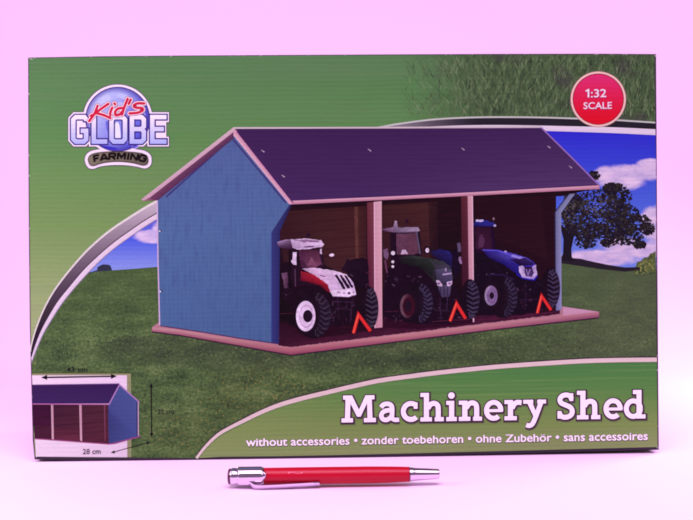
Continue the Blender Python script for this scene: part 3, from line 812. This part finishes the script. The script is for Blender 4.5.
# blue tractor
T = TT(460, 200, 4)
LAYER[0] = SHED
b = Part('printed_tractor', box, 'blue tractor printed in the right bay', 'photo')
b.poly(T.m([(56, 200), (120, 220), (240, 310), (340, 320), (340, 440), (240, 460), (80, 460), (58, 400)]), (24, 4, 28))
b.stroke(T.m([(60, 480), (200, 470), (380, 446)]), 1.2, (84, 24, 58)); b.stroke(T.m([(118, 296), (176, 300), (214, 318)]), 1.8, (40, 22, 60))
b.stroke(T.m([(240, 400), (320, 396)]), .9, (50, 22, 56)); b.stroke(T.m([(262, 330), (262, 440)]), .9, (46, 20, 54))
clutter(b, T, 60, 215, 190, 300, 18); clutter(b, T, 225, 325, 330, 440, 30)
bo = b.build()
tyre('wheel', bo, T, 362, 352, 38, 80, wide=True, tread=(66, 50, 82), k=10)
tyre('wheel', bo, T, 172, 388, 58, 84, (128, 96, 146), (124, 382, 26, 40), tread=(58, 44, 74), k=11, hub=(3, 9, 14))
s = Part('cab', bo, mat='photo')
s.poly(T.m([(54, 104), (132, 104), (140, 210), (60, 215)]), (34, 10, 38))
s.poly(T.m([(62, 110), (122, 108), (130, 196), (64, 196)]), [(52, 18, 44), (46, 16, 38), (52, 18, 46), (60, 24, 54)])
s.poly(T.m([(72, 168), (78, 140), (90, 138), (98, 160), (94, 186), (74, 190)]), (88, 46, 82))
s.stroke(T.m([(128, 106), (140, 200)]), 1.1, (30, 10, 50))
s.poly(T.m([(54, 92), (66, 82), (96, 80), (134, 90), (143, 102), (130, 106), (56, 106)]), [(40, 36, 128), (58, 56, 158), (52, 48, 156), (40, 36, 130), (46, 42, 136), (28, 20, 88), (30, 22, 88)])
s.poly(T.m([(62, 80), (92, 78), (94, 85), (64, 87)]), (206, 186, 232)); s.disc(*T(139, 102), 1.4, 1.3, (190, 170, 220), n=10)
s.stroke(T.m([(134, 88), (134, 76)]), .8, (60, 40, 80)); s.disc(*T(134, 75), 1.1, 1.3, (150, 110, 130), n=10)
s.build()
s = Part('hood', bo, mat='photo')
s.poly(T.m([(88, 196), (150, 198), (212, 214), (262, 228), (298, 252), (309, 300), (298, 318), (250, 312), (226, 296), (180, 262), (110, 228)]),
       [(44, 30, 130), (56, 44, 160), (80, 68, 188), (92, 80, 198), (64, 52, 180), (50, 38, 166), (42, 30, 146), (36, 24, 126), (34, 22, 112), (30, 16, 96), (30, 14, 80)])
s.poly(T.m([(200, 238), (262, 230), (296, 252), (288, 262), (240, 262)]), [(36, 16, 70), (54, 34, 90), (50, 30, 96), (30, 10, 50), (28, 8, 44)])
s.poly(T.m([(206, 218), (256, 230), (240, 236), (204, 226)]), (150, 132, 222))
s.stroke(T.m([(90, 200), (150, 202), (206, 222)]), .9, (104, 88, 214)); s.disc(*T(182, 206), 1.3, .8, (190, 170, 230), n=8)
s.poly(T.m([(234, 266), (250, 262), (268, 290), (292, 264), (304, 258), (309, 298), (294, 318), (248, 310), (238, 290)]), [(206, 176, 226), (214, 186, 232), (110, 80, 150), (196, 164, 220), (186, 152, 214), (210, 180, 230), (150, 120, 206), (196, 164, 224), (226, 196, 236)])
s.poly(T.m([(256, 268), (286, 266), (296, 290), (286, 308), (262, 304)]), [(40, 16, 56), (44, 18, 60), (90, 56, 120), (60, 34, 96), (96, 62, 128)])
s.stroke(T.m([(264, 276), (272, 300), (280, 276)]), .9, (160, 130, 196))
s.stroke(T.m([(226, 296), (250, 313), (296, 320), (309, 304)]), 1.2, (40, 28, 176))
s.build()
chevron(bo, T, (309, 452), (326, 384), (364, 440), 2.8)

# ------------------------------------------------------------------ title lettering (slab serif drawn letter by letter)
def arc(cx, cy, rx, ry, a0, a1, n=20):
    return [(cx+rx*math.cos(math.radians(a0+(a1-a0)*i/n)), cy+ry*math.sin(math.radians(a0+(a1-a0)*i/n))) for i in range(n+1)]
def R_(x0, y0, x1, y1): return ('p', [(x0, y0), (x1, y0), (x1, y1), (x0, y1)])
GL = {
 'M': [R_(0, 0, 11.6, 4.3), R_(22.4, 0, 34.5, 4.3), ('p', [(3.3, 0), (8.4, 0), (9.2, 27), (4.2, 27)]), R_(1.6, 22.8, 9, 27), ('p', [(26, 0), (31.2, 0), (30.2, 27), (25.4, 27)]), R_(26, 22.8, 33, 27),
       ('p', [(5, 27), (10.6, 27), (17.5, 12.8), (24, 27), (29.4, 27), (19.2, 5.6), (15.6, 5.6)])],
 'a': [('s', catmull([(2.4, 14.6), (4.6, 17.2), (8.4, 18.2), (11.8, 17.2), (13.4, 14), (13.4, 6)], 5), 4.7), ('s', catmull([(13.4, 9), (13.5, 4.4), (15, 2.4), (17.6, 2.0), (20.6, 2.2)], 5), 4.3),
       ('s', catmull([(13.4, 11.6), (8.8, 11.6), (4.6, 10), (2.7, 6.6), (4.2, 3), (7.6, 2.1), (11, 3.6), (13.4, 6.4)], 5), 4.6)],
 'c': [('s', arc(9.6, 10.2, 7.7, 8.0, 58, 314, 26), 5.0), R_(12.2, 12.8, 16.2, 19.2)],
 'h': [R_(3.4, 0, 8.6, 28.6), R_(0, 24.5, 8.6, 28.6), ('s', catmull([(7.4, 13), (10, 16.8), (13.6, 18), (16.8, 16.4), (17.8, 12.6), (17.8, 0)], 5), 5.1), R_(0, 0, 11.6, 4.1), R_(14.2, 0, 23.4, 4.1)],
 'i': [R_(2.8, 0, 8, 20.3), R_(0, 16.3, 8, 20.3), R_(0, 0, 10.6, 4.1), ('d', 5.2, 25.6, 3.3)],
 'n': [R_(3.4, 0, 8.6, 20.3), R_(0, 16.3, 8.6, 20.3), ('s', catmull([(7.4, 13), (10, 16.8), (13.6, 18), (16.8, 16.4), (17.8, 12.6), (17.8, 0)], 5), 5.1), R_(0, 0, 11.6, 4.1), R_(14.2, 0, 23.2, 4.1)],
 'e': [('s', arc(9.4, 10.2, 7.2, 8.0, -6, 312, 32), 4.9), ('p', [(3.4, 8.4), (18.6, 8.4), (18.8, 11.4), (3.4, 11.4)])],
 'r': [R_(3.4, 0, 8.6, 20.3), R_(0, 16.3, 8.6, 20.3), R_(0, 0, 12.4, 4.1), ('s', catmull([(7.6, 12), (9.8, 16), (13, 17.9), (17, 17.4)], 5), 5.0)],
 'y': [('p', [(2, 20.3), (7.6, 20.3), (13.6, 5), (11.6, -.4)]), ('s', catmull([(18.2, 20), (15, 11), (11.4, 1.6), (8.6, -4), (5.4, -5.6), (2.6, -4.8)], 5), 4.7), R_(-.4, 16.3, 9.6, 20.3), R_(13.6, 16.3, 22.4, 20.3)],
 'S': [('s', catmull([(15, 20.4), (13.6, 23.4), (9.6, 24.6), (5.4, 23.4), (3.4, 20), (4.8, 16.6), (9.4, 14.4), (14.2, 11.8), (15.8, 7.8), (14, 4), (9.2, 2.3), (4.8, 3.4), (2.8, 7)], 5), 4.9), R_(13, 18.4, 16.8, 26.2), R_(1, 1, 4.8, 8.6)],
 'd': [('s', arc(9.4, 10, 7.0, 7.8, 0, 360, 32), 4.9), R_(12.6, 0, 17.6, 28.6), R_(9, 24.5, 17.6, 28.6), R_(13, 0, 21.6, 4.1)],
}
LAYER[0] = BASE
tl = Part('title_lettering', box)
place = [('M', 341.5), ('a', 378.6), ('c', 401.4), ('h', 420.4), ('i', 446.2), ('n', 458.8), ('e', 484.2), ('r', 504.4), ('y', 523.6), ('S', 556.4), ('h', 576.8), ('e', 603.6), ('d', 623.8)]
def tb(x): return 422.4 - (x-341.5)*.0135
for grow, cc, dx, dy in ((1.7, (104, 92, 84), .6, .9), (1.15, (66, 28, 66), .15, .25), (0, None, 0, 0)):
    for g, x0 in place:
        fx = lambda q: (x0+q[0]+dx, tb(x0+q[0]) - q[1] + dy)
        for it in GL[g]:
            col = cc or (lambda x, y: lerp((284, 246, 284), (290, 246, 290), min(1, max(0, (y-392)/30))))
            if it[0] == 'p':
                q = [fx(k) for k in it[1]]
                if grow: tl.stroke(q, grow*2, col, closed=True)
                else: tl.poly(q, col)
            elif it[0] == 's': tl.stroke([fx(k) for k in it[1]], it[2]+grow*2, col)
            else:
                q = fx((it[1], it[2])); tl.disc(q[0], q[1], it[3]+grow, it[3]+grow, col, n=20)
tl.build()

LAYER[0] = BASE
cl = Part('caption_lettering', box)
CAPTION = 'without accessories \u2022 zonder toebehoren \u2022 ohne Zubeh\u00f6r \u2022 sans accessoires'
def tall(fn):                                            # larger lower case than the plain face has
    return lambda f, h: fn(f, h*1.17 if h < .68 else .68*1.17 + (h-.68)*(1.02-.68*1.17)/(1.0-.68))
cl.text(CAPTION, tall(line_fn(245.6, 648.2, 446.4, 440.1, 7.8)), (70, 52, 62), bold=.05, jit=4); LAYER[0] += 5
cl.text(CAPTION, tall(line_fn(246, 647.8, 446.0, 439.7, 7.5)), (288, 246, 284), bold=.02, jit=3); LAYER[0] += 4
cl.build()

# ------------------------------------------------------------------ scale badge
LAYER[0] = BASE
bd_ = Part('scale_badge', box)
bd_.disc(598.2, 99.2, 28.1, 28.1, (150, 110, 112), n=56); bd_.disc(598.2, 99.2, 27.5, 27.5, (250, 190, 196), n=56)
bd_.disc(598.2, 99.2, 25.3, 25.3, lambda x, y: lerp((226, 44, 116), (228, 16, 44), min(1, max(0, (y-78)/40))), n=56, rings=5)
bd_.ring(598.2, 99.2, 25.2, 25.2, .9, (150, 26, 60))
bo = bd_.build()
s = Part('lettering', bo)
for off, g, cc, dx in ((.045, 1.0, (150, 24, 100), .25), (.014, -.2, (255, 210, 244), 0)):
    s.stroke([(588.4+dx, 97.5+dx), (588.4+dx, 88.9+dx)], 2.0+g, cc); s.stroke([(585.6+dx, 91.4+dx), (588.8+dx, 89.4+dx)], 1.7+g, cc)
    s.text(':32', line_fn(590.8+dx, 606.2+dx, 97.4+dx, 97.0+dx, 8.4), cc, bold=off, jit=3); LAYER[0] += 4
    s.text('SCALE', line_fn(583.4+dx, 611.8+dx, 109+dx, 108.6+dx, 6.9), cc, bold=off, jit=3); LAYER[0] += 4
s.build()

# ------------------------------------------------------------------ emblem with globe
E = TT(60, 75, 5.2)
LAYER[0] = BASE
em = Part('brand_emblem', box)
# pale backing that follows globe, letters and ribbon
def globe_letters(grow):
    """blocky capitals with cut corners, as closed stroke centre lines in emblem units"""
    return [
     ([(137, 240), (137, 232), (127, 219), (82, 219), (69, 232), (69, 332), (82, 346), (124, 346), (136, 334), (136, 290), (108, 290)], 'o'),
     ([(176, 206), (176, 346), (246, 346)], 'o'),
     ([(280, 219), (326, 219), (338, 232), (338, 333), (326, 346), (280, 346), (268, 333), (268, 232)], 'c'),
     ([(374, 219), (424, 219), (436, 231), (436, 268), (424, 281), (436, 294), (436, 334), (424, 346), (374, 346)], 'c'),
     ([(374, 281), (424, 281)], 'o'),
     ([(554, 219), (480, 219), (480, 346), (554, 346)], 'o'),
     ([(480, 281), (540, 281)], 'o')]
rib = [(137, 446), (141, 422), (160, 404), (200, 394), (250, 389), (300, 387), (350, 389), (400, 394), (440, 402), (464, 420), (469, 446), (462, 468), (440, 478), (400, 469), (350, 462), (300, 460), (250, 462), (205, 469), (172, 480), (150, 474)]
ribs = catmull(rib, 4, closed=True)
def ext(pts, k, d):
    if k == 'c' or d <= 0: return pts
    P = [np.array(q, float) for q in pts]
    P[0] = P[0] + (P[0]-P[1])/np.linalg.norm(P[0]-P[1])*d; P[-1] = P[-1] + (P[-1]-P[-2])/np.linalg.norm(P[-1]-P[-2])*d
    return [tuple(q) for q in P]
for grow, cc in ((9, (92, 60, 104)), (5.5, (244, 214, 244))):
    em.disc(*E(300, 230), (178+grow-3)/5.2, (178+grow-3)/5.2, cc, n=64)
    em.stroke(E.m(ribs), (grow*2+4)/5.2, cc, closed=True); em.poly(E.m(ribs), cc)
    for pts, k in globe_letters(0): em.stroke(E.m(ext(pts, k, 7+grow)), (24+16+grow*2)/5.2, cc, closed=(k == 'c'))
    for q in ([(75, 215), (135, 215), (135, 350), (75, 350)], [(476, 215), (552, 215), (552, 350), (476, 350)]): em.poly(E.m(q), cc)
    for a in ([(480, 205), (556, 205)], [(480, 358), (556, 358)], [(68, 205), (130, 205)], [(68, 358), (130, 358)]): em.stroke(E.m(a), (12+grow*2)/5.2, cc)
bo = em.build()
g = Part('globe', bo)
c0 = E(300, 230)
def gc(x, y):
    X = (x-c0[0])/32; Y = (y-c0[1])/32
    t = .5 + .5*X*.75 + .28*Y
    rim_ = max(0, math.hypot(X, Y)-.82)/.18
    return lerp(lerp((212, 206, 250), (76, 70, 206), min(1, max(0, t))), (58, 44, 150), min(1, rim_)*.7)
g.disc(c0[0], c0[1], 166/5.2, 166/5.2, gc, n=64, rings=12)
for pts, cc in (([(215, 120), (240, 104), (262, 112), (256, 136), (240, 152), (222, 142)], (196, 188, 246)), ([(288, 110), (312, 96), (346, 104), (376, 124), (352, 134), (322, 122)], (190, 182, 244)),
                ([(296, 150), (330, 142), (356, 160), (340, 186), (310, 190)], (188, 180, 244)), ([(238, 240), (262, 250), (258, 300), (244, 290)], (110, 104, 216)),
                ([(340, 300), (352, 250), (364, 300), (350, 350)], (220, 206, 250)), ([(284, 258), (306, 250), (316, 330), (296, 350), (284, 320)], (232, 216, 250)), ([(214, 368), (280, 376), (300, 388), (246, 386)], (60, 48, 190)),
                ([(390, 150), (424, 170), (446, 210), (420, 205)], (150, 142, 232)), ([(370, 370), (410, 366), (388, 384)], (120, 112, 226))):
    g.poly(E.m(catmull(pts, 4, closed=True)), cc)
g.ring(c0[0], c0[1], 166/5.2, 166/5.2, 1.0, (74, 48, 130))
g.build()
s = Part('lettering', bo)
for pts, k in globe_letters(0): s.stroke(E.m(ext(pts, k, 7)), 37/5.2, (62, 40, 128), closed=(k == 'c'))
def lc(x, y): return lerp((250, 222, 252), (178, 172, 248), min(1, max(0, (y-116)/27)))
for pts, k in globe_letters(0):
    q = []
    P_ = pts + ([pts[0]] if k == 'c' else [])
    for a, b in zip(P_[:-1], P_[1:]):
        m = max(1, int(math.dist(a, b)/20)); q += [(a[0]+(b[0]-a[0])*i/m, a[1]+(b[1]-a[1])*i/m) for i in range(m)]
    if k != 'c': q.append(P_[-1])
    s.stroke(E.m(q), 23/5.2, lc, closed=(k == 'c'))
s.build()
s = Part('script_lettering', bo)
KID = [([(196, 160), (180, 200), (152, 240)], 1), ([(252, 150), (214, 176), (178, 204), (160, 212)], 1), ([(188, 198), (226, 208), (262, 224)], 1), ([(272, 170), (262, 196), (262, 210)], 1), ([(283, 148), (287, 152)], 1),
       ([(328, 172), (304, 174), (288, 190), (290, 208), (308, 206), (324, 190)], 1), ([(352, 124), (336, 164), (322, 206)], 1), ([(368, 128), (358, 150)], 1),
       ([(438, 148), (402, 148), (384, 160), (396, 170), (426, 172), (430, 184), (404, 196), (362, 200)], 1)]
for wd, cc in ((28, (140, 60, 130)), (23, (250, 210, 236)), (13.5, (206, 30, 70))):
    for pts, _ in KID: s.stroke(E.m(catmull(pts, 4)), wd/5.2, cc, cap=True)
s.build()
s = Part('ribbon', bo)
ins = []
for i, q in enumerate(ribs):
    d = np.array(q) - np.array([300 + (q[0]-300)*.80, 432 + abs(q[0]-300)*.03]); L = np.linalg.norm(d); ins.append((q[0]-d[0]/L*11, q[1]-d[1]/L*11))
s.poly(E.m(ins), lambda x, y: lerp((150, 132, 116), (104, 88, 84), min(1, max(0, (x-60)/60))))
s.stroke(E.m(ins), .9, (70, 52, 60), closed=True)
def farm(x, h):                                          # letters stand on the ribbon's arch
    t = (x-308)/140
    return E(x + h*34*(t*.30+.10), 439 + 16*t*t - h*35)
FL = {'F': [[(0, 0), (0, 1)], [(0, .9), (1, .9)], [(0, .47), (.85, .47)]], 'A': [[(-.05, 0), (.5, 1)], [(.5, 1), (1.05, 0)], [(.2, .27), (.8, .27)]],
      'R': [[(0, 0), (0, 1)], [(0, .9), (.8, .9), (.95, .78), (.95, .58), (.8, .46), (0, .46)], [(.45, .46), (1, 0)]], 'M': [[(0, 0), (0, 1)], [(.04, 1), (.5, .3), (.96, 1)], [(1, 1), (1, 0)]],
      'I': [[(.5, 0), (.5, 1)]], 'N': [[(0, 0), (0, 1)], [(0, .95), (1, .05)], [(1, 0), (1, 1)]],
      'G': [[(1, .72), (.85, .9), (.2, .9), (0, .72), (0, .28), (.2, .1), (.85, .1), (1, .25), (1, .5), (.55, .5)]]}
for ch, x0, wd in (('F', 181, 26), ('A', 213, 35), ('R', 257, 31), ('M', 300, 36), ('I', 347, 10), ('N', 367, 31), ('G', 409, 31)):
    for st in FL[ch]:
        q = []
        for a, b in zip(st[:-1], st[1:]): q += [(a[0]+(b[0]-a[0])*i/4, a[1]+(b[1]-a[1])*i/4) for i in range(4)]
        q.append(st[-1]); s.stroke([farm(x0+a*wd, b) for a, b in q], 2.25, (24, 14, 20))
s.build()

# ------------------------------------------------------------------ size inset in the corner
I = TT(20, 365, 4.95)
LAYER[0] = BASE
ip = Part('size_inset', box)
L1 = lambda y: xL(y)
ip.poly([(L1(374), 373.2), (131, 373.2), (131.6, yB(131)), (L1(455)+1, yB(37))], (150, 140, 112))
ip.poly([(L1(375), 375.2), (127, 375.2), (127.4, yB(127)), (L1(455)+1, yB(37))], [(244, 206, 240), (240, 200, 240), (238, 198, 236), (244, 208, 242)])
ip.stroke([(L1(374), 373), (131, 373)], .8, (88, 90, 60))
io = ip.build()
s = Part('printed_shed', io)
xl = (L1(400)-20)*4.95
s.poly(I.m([(xl, 192), (440, 196), (446, 390), (xl+10, 364)]), [(58, 24, 48), (80, 36, 54), (92, 38, 60), (78, 30, 56)], mat='planks')
s.poly(I.m([(xl+1, 200), (152, 198), (156, 300), (xl+4, 300)]), [(60, 16, 52), (56, 16, 50), (70, 20, 56), (66, 18, 54)], mat='planks')
s.poly(I.m([(166, 310), (290, 318), (296, 372), (166, 366)]), [(88, 34, 58), (88, 34, 56), (112, 44, 70), (108, 44, 70)], mat='planks')
s.stroke(I.m([(xl+9, 364), (240, 376), (440, 391), (470, 388), (597, 352)]), 1.1, (166, 74, 132))
s.poly(I.m([(440, 388), (470, 378), (596, 348), (598, 354), (470, 390)]), (150, 70, 140))
s.build()
s = Part('end_wall', io)
s.poly(I.m([(438, 196), (493, 98), (582, 178), (582, 352), (472, 382), (440, 388), (438, 290), (438, 240)]), [(70, 72, 138), (72, 80, 144), (74, 82, 148), (70, 78, 146), (72, 78, 144), (62, 64, 126), (58, 58, 120), (60, 60, 126)])
s.stroke(I.m([(580, 182), (580, 352)]), 1.0, (54, 30, 92)); s.stroke(I.m([(586, 182), (586, 350)]), .9, (208, 166, 214))
s.build()
for a, b2, cc in ((154, 168, (216, 160, 186)), (294, 308, (216, 160, 186)), (416, 424, (126, 64, 90))):
    s = Part('post', io)
    s.poly(I.m([(a, 196), (b2-2, 197), (b2, 376 if a > 200 else 368), (a+4, 372 if a > 200 else 366)]), [cc, lerp(cc, (120, 50, 100), .4), cc, cc]); s.build()
s = Part('roof', io)
s.poly(I.m([(xl-1, 99), (492, 93), (440, 190), (xl, 190)]), [(56, 30, 84), (54, 28, 82), (60, 34, 92), (60, 34, 92)])
s.stroke(I.m([(xl, 192), (440, 194)]), 1.0, (190, 104, 170)); s.stroke(I.m([(440, 196), (493, 97), (592, 184)]), 1.3, (176, 120, 190)); s.stroke(I.m([(xl-1, 98), (492, 92)]), .8, (120, 70, 140))
s.build()
def arrow(a, b2, hl, cc, wd):
    s = Part('arrow', io)
    a = np.array(I(*a)); b2 = np.array(I(*b2)); d = (b2-a)/np.linalg.norm(b2-a); nn = np.array([-d[1], d[0]])
    s.stroke([tuple(a+d*hl*.7), tuple(b2-d*hl*.7)], wd, cc)
    for e, sg in ((a, 1), (b2, -1)):
        s.poly([tuple(e), tuple(e+sg*d*hl+nn*hl*.42), tuple(e+sg*d*hl-nn*hl*.42)], cc)
    s.build()
arrow((105, 61), (480, 55), 6.0, (24, 12, 28), 1.5)
arrow((650, 88), (652, 358), 4.4, (26, 18, 26), 1.1)
arrow((450, 434), (646, 380), 4.0, (40, 28, 40), .8)
for word, fn, cc, bo_ in (('43 cm', line_fn(66.6, 87.6, 371.8, 371.6, 5.0), (38, 32, 36), .012), ('22 cm', line_fn(157.4, 174, 414.0, 413.6, 5.0), (44, 40, 40), .01),
                          ('28 cm', line_fn(82.8, 100.8, 454.0, 453.6, 5.4), (70, 40, 74), .02)):
    s = Part('dimension_lettering', io); s.text(word, fn, cc, bold=bo_, jit=3); LAYER[0] += 4; s.build()

# ------------------------------------------------------------------ the pen
pen = bpy.data.objects.new('ballpoint_pen', None); C.objects.link(pen)
pen['label'] = 'red ballpoint pen with chrome clip and tip lying in front of the box'
pen['category'] = 'pen'
PX = 0.000632
def lathe(name, prof, mats, seg=48, fm=None, parent=pen):
    vs = []; fs = []; mi = []
    for x, r in prof:
        for i in range(seg):
            a = 2*math.pi*i/seg; vs.append((x, r*math.cos(a), r*math.sin(a)))
    for k in range(len(prof)-1):
        for i in range(seg):
            j = (i+1) % seg
            fs.append((k*seg+i, k*seg+j, (k+1)*seg+j, (k+1)*seg+i)); mi.append(fm[k] if fm else 0)
    o = mesh_obj(name, vs, fs, mats, parent, smooth=True, fm=mi)
    o.data.set_sharp_from_angle(angle=math.radians(40))
    return o
def X(px): return (px-229)*PX
rB = 8.2*PX
lathe('barrel', [(X(262), rB*.9), (X(262.2), rB*.985), (X(264), rB), (X(300), rB*1.01), (X(370), rB*1.01), (X(392), rB*.965), (X(408.6), rB*.90), (X(410), rB*.885), (X(410.6), rB*.8)], [MAT['pen_red']])
lathe('tip', [(X(410), rB*.80), (X(410.4), rB*.835), (X(413), rB*.825), (X(414), rB*.79), (X(426), rB*.70), (X(438), rB*.60), (X(439.6), rB*.57), (X(440), rB*.50), (X(440), rB*.26), (X(436), rB*.24)], [MAT['chrome']])
cap_o = lathe('cap', [(X(231.2), rB*.70), (X(231.6), rB*.93), (X(233), rB*1.03), (X(236.4), rB*1.02), (X(237), rB*.97), (X(238.2), rB*.97), (X(238.8), rB*1.01), (X(252), rB*1.03), (X(260), rB*1.05), (X(263.6), rB*1.05), (X(264.6), rB*1.02), (X(264.7), rB*.95)], [MAT['chrome']])
lathe('push_button', [(X(228.6), 0.00001), (X(228.7), rB*.72), (X(229.4), rB*.92), (X(230.6), rB*.95), (X(231.4), rB*.9), (X(231.8), rB*.6)], [MAT['pen_dark']])
# clip: a bent flat bar that leaves the cap and runs along the barrel's near, lower side
def clip():
    cl_ = [(X(250), rB*.98), (X(253), rB*1.25), (X(256), rB*1.50), (X(262), rB*1.60), (X(275), rB*1.54), (X(290), rB*1.44), (X(305), rB*1.33), (X(314), rB*1.25), (X(318), rB*1.20), (X(320.4), rB*1.22)]
    pts = catmull(cl_, 5); hw = .0026; th = .0013
    ph = math.radians(-42)
    rad = np.array([0, -math.cos(ph), math.sin(ph)]); tan = np.array([0, math.sin(ph), math.cos(ph)])
    vs = []; fs = []; K = 10; n = len(pts)
    for i, (x, r) in enumerate(pts):
        t = i/(n-1); w_ = hw*(1.1 - .3*t)
        if i in (0, n-1): w_ *= .7
        a = pts[max(0, i-1)]; b = pts[min(n-1, i+1)]
        d = np.array([b[0]-a[0], b[1]-a[1]]); d /= np.linalg.norm(d)
        for k in range(K):
            q = 2*math.pi*k/K
            cx_ = math.copysign(abs(math.cos(q))**.6, math.cos(q)); sx_ = math.copysign(abs(math.sin(q))**.6, math.sin(q))
            p_ = np.array([x, 0, 0]) + rad*r + tan*w_*cx_ + (rad*d[0] - np.array([1, 0, 0])*d[1])*th*.5*sx_
            vs.append(tuple(p_))
    for i in range(n-1):
        for k in range(K):
            j = (k+1) % K; fs.append((i*K+k, i*K+j, (i+1)*K+j, (i+1)*K+k))
    fs.append(tuple(range(K))); fs.append(tuple(reversed(range((n-1)*K, n*K))))
    o = mesh_obj('clip', vs, fs, [MAT['chrome']], pen, smooth=True)
    o.data.set_sharp_from_angle(angle=math.radians(50))
clip()
# clip mount on the cap: raised saddle
def saddle():
    vs = []; fs = []
    xs = [X(239), X(241), X(252), X(262), X(267.4)]
    A0, A1, NA = math.radians(-75), math.radians(75), 14
    for i, x in enumerate(xs):
        for k in range(NA+1):
            a = A0+(A1-A0)*k/NA
            q = x - (X(267.4)-X(262))*(abs(a)/A1)*(1 if i == len(xs)-1 else 0)
            r = rB*(1.085 if 0 < i < len(xs)-1 else 1.06)
            vs.append((q, -r*math.cos(a+math.radians(18)), r*math.sin(a+math.radians(18))))
    for i in range(len(xs)-1):
        for k in range(NA):
            a = i*(NA+1)+k; fs.append((a, a+1, a+NA+2, a+NA+1))
    o = mesh_obj('clip_mount', vs, fs, [MAT['chrome']], pen, smooth=True)
    m = o.modifiers.new('thickness', 'SOLIDIFY'); m.thickness = .0005; m.offset = -1
saddle()
def chrome_patch(name, x0, x1, a0, a1, r, m):
    vs = []; fs = []; K = 8
    for x in (X(x0), X(x1)):
        for k in range(K+1):
            a = math.radians(a0+(a1-a0)*k/K); vs.append((x, -r*math.cos(a), r*math.sin(a)))
    for k in range(K): fs.append((k, k+1, k+K+2, k+K+1))
    mesh_obj(name, vs, fs, [m], pen, smooth=True)
chrome_patch('dark_reflection', 242.5, 247.5, -24, -12, rB*1.094, MAT['pen_dark'])  # dark patches on the mount standing in for dark reflections in the chrome
chrome_patch('dark_reflection', 241, 262, 58, 70, rB*1.094, MAT['pen_dark'])
lathe('joint_ring', [(X(409.4), rB*.84), (X(409.5), rB*.893), (X(410.3), rB*.893), (X(410.5), rB*.84)], [MAT['pen_dark']])
# faint worn print on the barrel
vs = []; fs = []
def mark(x0, x1, a0, a1):
    b = len(vs); r = rB*1.014
    for x in (x0, x1):
        for k in range(4):
            a = math.radians(a0+(a1-a0)*k/3); vs.append((X(x), -r*math.cos(a), r*math.sin(a)))
    for k in range(3): fs.append((b+k, b+k+1, b+5+k, b+4+k))
mark(289, 296, 36, 40); mark(289, 290.4, 28, 36); mark(296, 303, 28, 32); mark(302, 303.4, 32, 40)
mesh_obj('barrel_print', vs, fs, [MAT['pen_print']], pen)
pen.location = (-0.0772, -0.0775 - .0005, 0.0071)
pen.rotation_euler = (0, 0, math.radians(-.4))
